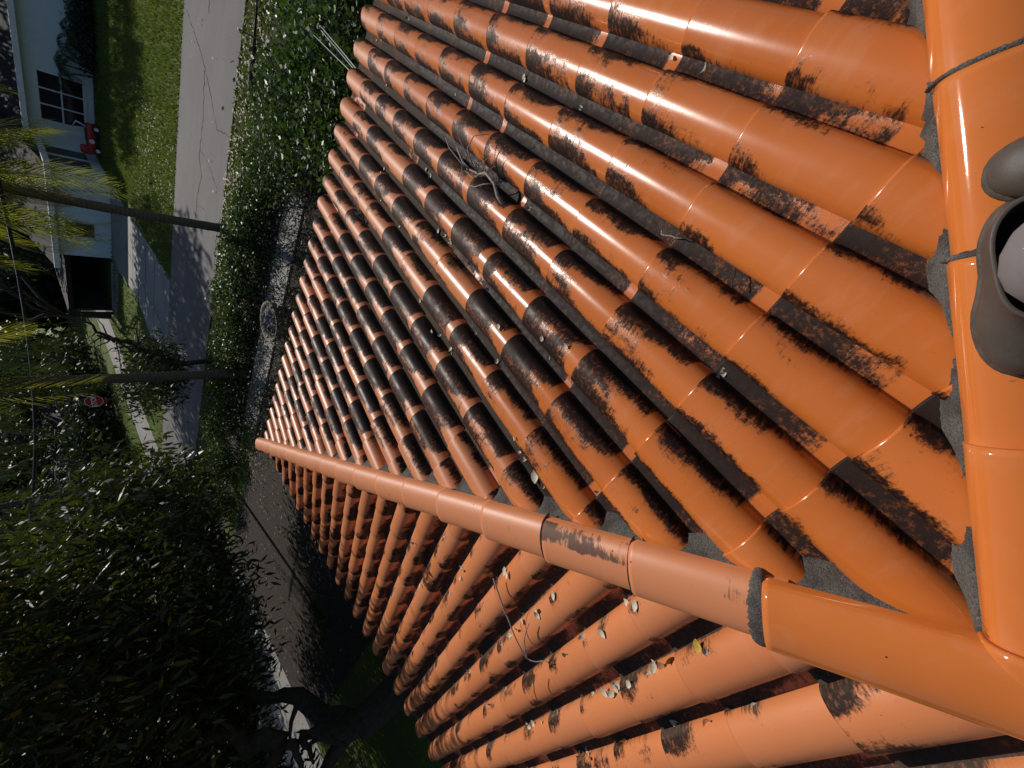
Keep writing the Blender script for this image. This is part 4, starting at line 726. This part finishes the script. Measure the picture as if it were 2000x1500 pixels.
# ------------------------------------------------------------------ the photographer, feet on the hip cap
per = empty('person', (.72, .58, -.03), label='person in pale dusty work trousers and loose brown boots standing on the hip cap', cat='person')
def boot(name, heel, toe, z, par, lift=0.):
    h = Vector((heel[0], heel[1], z)); t_ = Vector((toe[0], toe[1], z-lift)); LN = (t_-h).length; ex = (t_-h).normalized(); ez = Vector((0, 0, 1)); ey = ez.cross(ex).normalized(); ez = ex.cross(ey)
    n = 40
    def ring(cx, hl, hw, zz, toe_k=.0, tilt=0.):
        o = []
        for j in range(n):
            a = 2*PI*j/n; c, s_ = math.cos(a), math.sin(a); x = cx+hl*(abs(c)**.85)*(1 if c > 0 else -1); y = hw*(abs(s_)**.85)*(1 if s_ > 0 else -1)
            y *= 1+toe_k*(x/LN-.5)*1.0-.18*math.exp(-((x/LN-.42)/.16)**2)*(1 if zz < .06 else .4)
            o.append(h+ex*x+ey*y+ez*(zz+tilt*(x-cx)))
        return o
    def loft(rs, name_, mat, cap0=False, cap1=False):
        v = [q for r in rs for q in r]; f = [(i*n+j, i*n+(j+1) % n, (i+1)*n+(j+1) % n, (i+1)*n+j) for i in range(len(rs)-1) for j in range(n)]
        if cap0: f.append(tuple(range(n))[::-1])
        if cap1: f.append(tuple((len(rs)-1)*n+j for j in range(n)))
        o = mesh(name_, v, f, mat, None, True); o.parent = par; o.matrix_parent_inverse = Matrix.Translation(-per.location) if par is per else (Matrix.Translation(per.location) @ Matrix.Translation(-per.location)).inverted(); return o
    c = LN/2; bt = loft([ring(c, LN*.49, .062, .022, .35), ring(c, LN*.505, .066, .032, .35), ring(c*.99, LN*.50, .066, .05, .3), ring(c*.93, LN*.455, .062, .07, .22), ring(c*.80, LN*.38, .058, .088, .1), ring(c*.72, LN*.335, .058, .108, 0, .05), ring(c*.70, LN*.325, .062, .135, 0, .08), ring(c*.70, LN*.33, .066, .150, 0, .08), ring(c*.70, LN*.325, .064, .155, 0, .08), ring(c*.70, LN*.305, .058, .152, 0, .08)], name, M['boot'])
    sl_ = loft([ring(c, LN*.50, .064, 0, .35), ring(c, LN*.52, .069, .006, .35), ring(c, LN*.52, .069, .020, .35), ring(c, LN*.49, .062, .0221, .35)], 'sole', M['sole'], True); ln = loft([ring(c*.70, LN*.305, .058, .1515, 0, .08), ring(c*.70, LN*.29, .052, .11, 0, .04), ring(c*.7, LN*.27, .048, .06)], 'lining', M['lining'], False, True)
    sp_ = [h+ex*(-.004+.012*k_)+ey*(.002)+ez*(.03+.02*k_) for k_ in range(0)]
    for q in (sl_, ln): q.parent = bt; q.matrix_parent_inverse = bt.matrix_parent_inverse.inverted() @ Matrix.Translation(-per.location); q.matrix_parent_inverse = (Matrix.Translation(per.location) @ bt.matrix_parent_inverse).inverted()
    return h, ex, ey, ez, LN
hb = boot('boot', (.712, .705), (.474, .461), -.018, per)
ha = boot('boot', (.935, .520), (.735, .775), .012, per, .03)
# one continuous body, grown from a skeleton
ankL = hb[0]+hb[1]*.10+Vector((0, 0, .12)); ankR = ha[0]+ha[1]*.09+Vector((0, 0, .12))
J = dict(pel=(1.02, .30, .93), kL=(.80, .50, .50), aL=tuple(ankL), fL=tuple(hb[0]+hb[1]*.22+Vector((0, 0, .05))), kR=(1.02, .40, .50), aR=tuple(ankR), fR=tuple(ha[0]+ha[1]*.22+Vector((0, 0, .04))), hL=(.97, .23, .90), hR=(1.06, .38, .90),
         sp=(1.03, .29, 1.12), ch=(1.02, .30, 1.32), nk=(1.00, .32, 1.47), hd=(.97, .35, 1.56), ht=(.95, .37, 1.68),
         sL=(.88, .16, 1.40), eL=(.68, .28, 1.20), wL=(.50, .50, 1.29), sR=(1.12, .48, 1.40), eR=(.95, .64, 1.20), wR=(.66, .76, 1.29))
E_ = [('pel','hL'),('hL','kL'),('kL','aL'),('aL','fL'),('pel','hR'),('hR','kR'),('kR','aR'),('aR','fR'),('pel','sp'),('sp','ch'),('ch','nk'),('nk','hd'),('hd','ht'),('ch','sL'),('sL','eL'),('eL','wL'),('ch','sR'),('sR','eR'),('eR','wR')]
RA = dict(pel=.13, kL=.062, aL=.03, fL=.018, kR=.062, aR=.03, fR=.018, hL=.10, hR=.10, sp=.125, ch=.14, nk=.058, hd=.085, ht=.075, sL=.065, eL=.045, wL=.03, sR=.065, eR=.045, wR=.03)
def hand(w, dirv, side):
    w = Vector(w); dirv = Vector(dirv).normalized(); sd = Vector(side).normalized(); nm = dirv.cross(sd); o = {'p': (w+dirv*.045, .026)}; ed = [('w', 'p')]
    for i, (ln, sp) in enumerate([(.075, -.033), (.085, -.011), (.080, .011), (.062, .031)]):
        b_ = w+dirv*.085+sd*sp; o['k%d' % i] = (b_, .0115); o['m%d' % i] = (b_+dirv*ln*.5+nm*.008, .0092); o['t%d' % i] = (b_+dirv*ln*.80+nm*.032, .008); ed += [('p', 'k%d' % i), ('k%d' % i, 'm%d' % i), ('m%d' % i, 't%d' % i)]
    o['h0'] = (w+dirv*.035-sd*.032, .013); o['h1'] = (w+dirv*.065-sd*.056+nm*.012, .010); o['h2'] = (w+dirv*.088-sd*.062+nm*.03, .009); ed += [('p', 'h0'), ('h0', 'h1'), ('h1', 'h2')]; return o, ed
def skin_obj(name, J, E_, RA, mat, par, root='pel', sub=2):
    ks = list(J); me = bpy.data.meshes.new(name); me.from_pydata([tuple(Vector(J[k])-per.location) for k in ks], [(ks.index(a), ks.index(b)) for a, b in E_], []); me.update(); o = bpy.data.objects.new(name, me); COL.objects.link(o); o.parent = par
    o.modifiers.new('skin', 'SKIN')
    for i, k in enumerate(ks): sv = me.skin_vertices[0].data[i]; sv.radius = (RA[k], RA[k]); sv.use_root = (k == root)
    s_ = o.modifiers.new('sub', 'SUBSURF'); s_.levels = sub; s_.render_levels = sub; me.materials.append(mat)
    dg = bpy.context.evaluated_depsgraph_get(); dg.update(); m2 = bpy.data.meshes.new_from_object(o.evaluated_get(dg)); o.modifiers.clear(); o.data = m2
    for p in m2.polygons: p.use_smooth = True
    if not m2.materials: m2.materials.append(mat)
    return o
J2, E2, R2 = dict(J), list(E_), dict(RA)
for s_, dv_, sd_ in (('L', (-.45, .62, .18), (.5, .3, -.2)), ('R', (-.75, .12, .12), (-.1, -.6, -.2))):
    o_, e_ = hand(J['w'+s_], dv_, sd_)
    for k, (p_, r_) in o_.items(): J2[s_+k] = tuple(p_); R2[s_+k] = r_
    for a, b in e_: E2.append((('w'+s_) if a == 'w' else s_+a, s_+b))
body = skin_obj('body', J2, E2, R2, M['skin'], per)
tj = {k: J[k] for k in ('pel', 'hL', 'kL', 'hR', 'kR')}; tr = dict(pel=.155, hL=.125, kL=.088, hR=.125, kR=.088)
tj['cL'] = tuple(ankL+Vector((-.012, -.022, .0))); tj['cR'] = tuple(ankR+Vector((0, 0, .0))); tr['cL'] = .066; tr['cR'] = .06; tj['mL'] = tuple((Vector(J['kL'])+ankL)/2+Vector((0, 0, .03))); tj['mR'] = tuple((Vector(J['kR'])+ankR)/2); tr['mL'] = .092; tr['mR'] = .086; tj['nL'] = tuple(ankL+Vector((-.012, -.045, .075))); tr['nL'] = .118; tj['nR'] = tuple(ankR+Vector((0, 0, .075))); tr['nR'] = .09
skin_obj('trousers', tj, [('pel','hL'),('hL','kL'),('kL','mL'),('mL','nL'),('nL','cL'),('pel','hR'),('hR','kR'),('kR','mR'),('mR','nR'),('nR','cR')], tr, M['cloth'], per)
sj = {k: J[k] for k in ('sp', 'ch', 'sL', 'sR')}; sj['lo'] = (1.02, .30, .90); sj['mL'] = tuple((Vector(J['sL'])+Vector(J['eL']))/2); sj['mR'] = tuple((Vector(J['sR'])+Vector(J['eR']))/2)
skin_obj('shirt', sj, [('lo','sp'),('sp','ch'),('ch','sL'),('ch','sR'),('sL','mL'),('sR','mR')], dict(sp=.145, ch=.155, sL=.08, sR=.08, lo=.165, mL=.068, mR=.068), M['shirt'], per, 'ch')
mb = MB(); hc = Vector((.965, .355, 1.65))-per.location; fv = Vector((-.7, .6, -.25)).normalized(); rv = fv.cross(Vector((0, 0, 1))).normalized(); uv_ = rv.cross(fv)
mb.lathe([(.001, .105), (.05, .095), (.085, .06), (.098, .02), (.095, -.02), (.085, -.05)], hc-fv*.012, 22); mb.build('hair', M['hair'], per, smooth=True)
for s_ in (-1, 1):
    mb = MB(); mb.lathe([(.001, .011), (.008, .008), (.011, 0), (.008, -.008), (.001, -.011)], hc+fv*.082+rv*s_*.032-uv_*.035, 10); mb.build('eye', M['signwhite'], per, smooth=True)
    mb = MB(); mb.lathe([(.001, .022), (.010, .016), (.014, 0), (.008, -.016), (.001, -.022)], hc+rv*s_*.088-uv_*.04, 10); mb.build('ear', M['skin'], per, smooth=True)
mb = MB(); mb.add([tuple(hc+fv*.085-uv_*.03), tuple(hc+fv*.085-uv_*.075+rv*.018), tuple(hc+fv*.085-uv_*.075-rv*.018), tuple(hc+fv*.115-uv_*.07)], [(0,1,3),(0,3,2),(1,2,3)]); mb.build('nose', M['skin'], per, smooth=True)
mb = MB(); mb.tube([tuple(hc+fv*.088-uv_*.098+rv*(k_*.012)) for k_ in (-2, -1, 0, 1, 2)], .005, 6); mb.build('mouth', M['brown'], per)
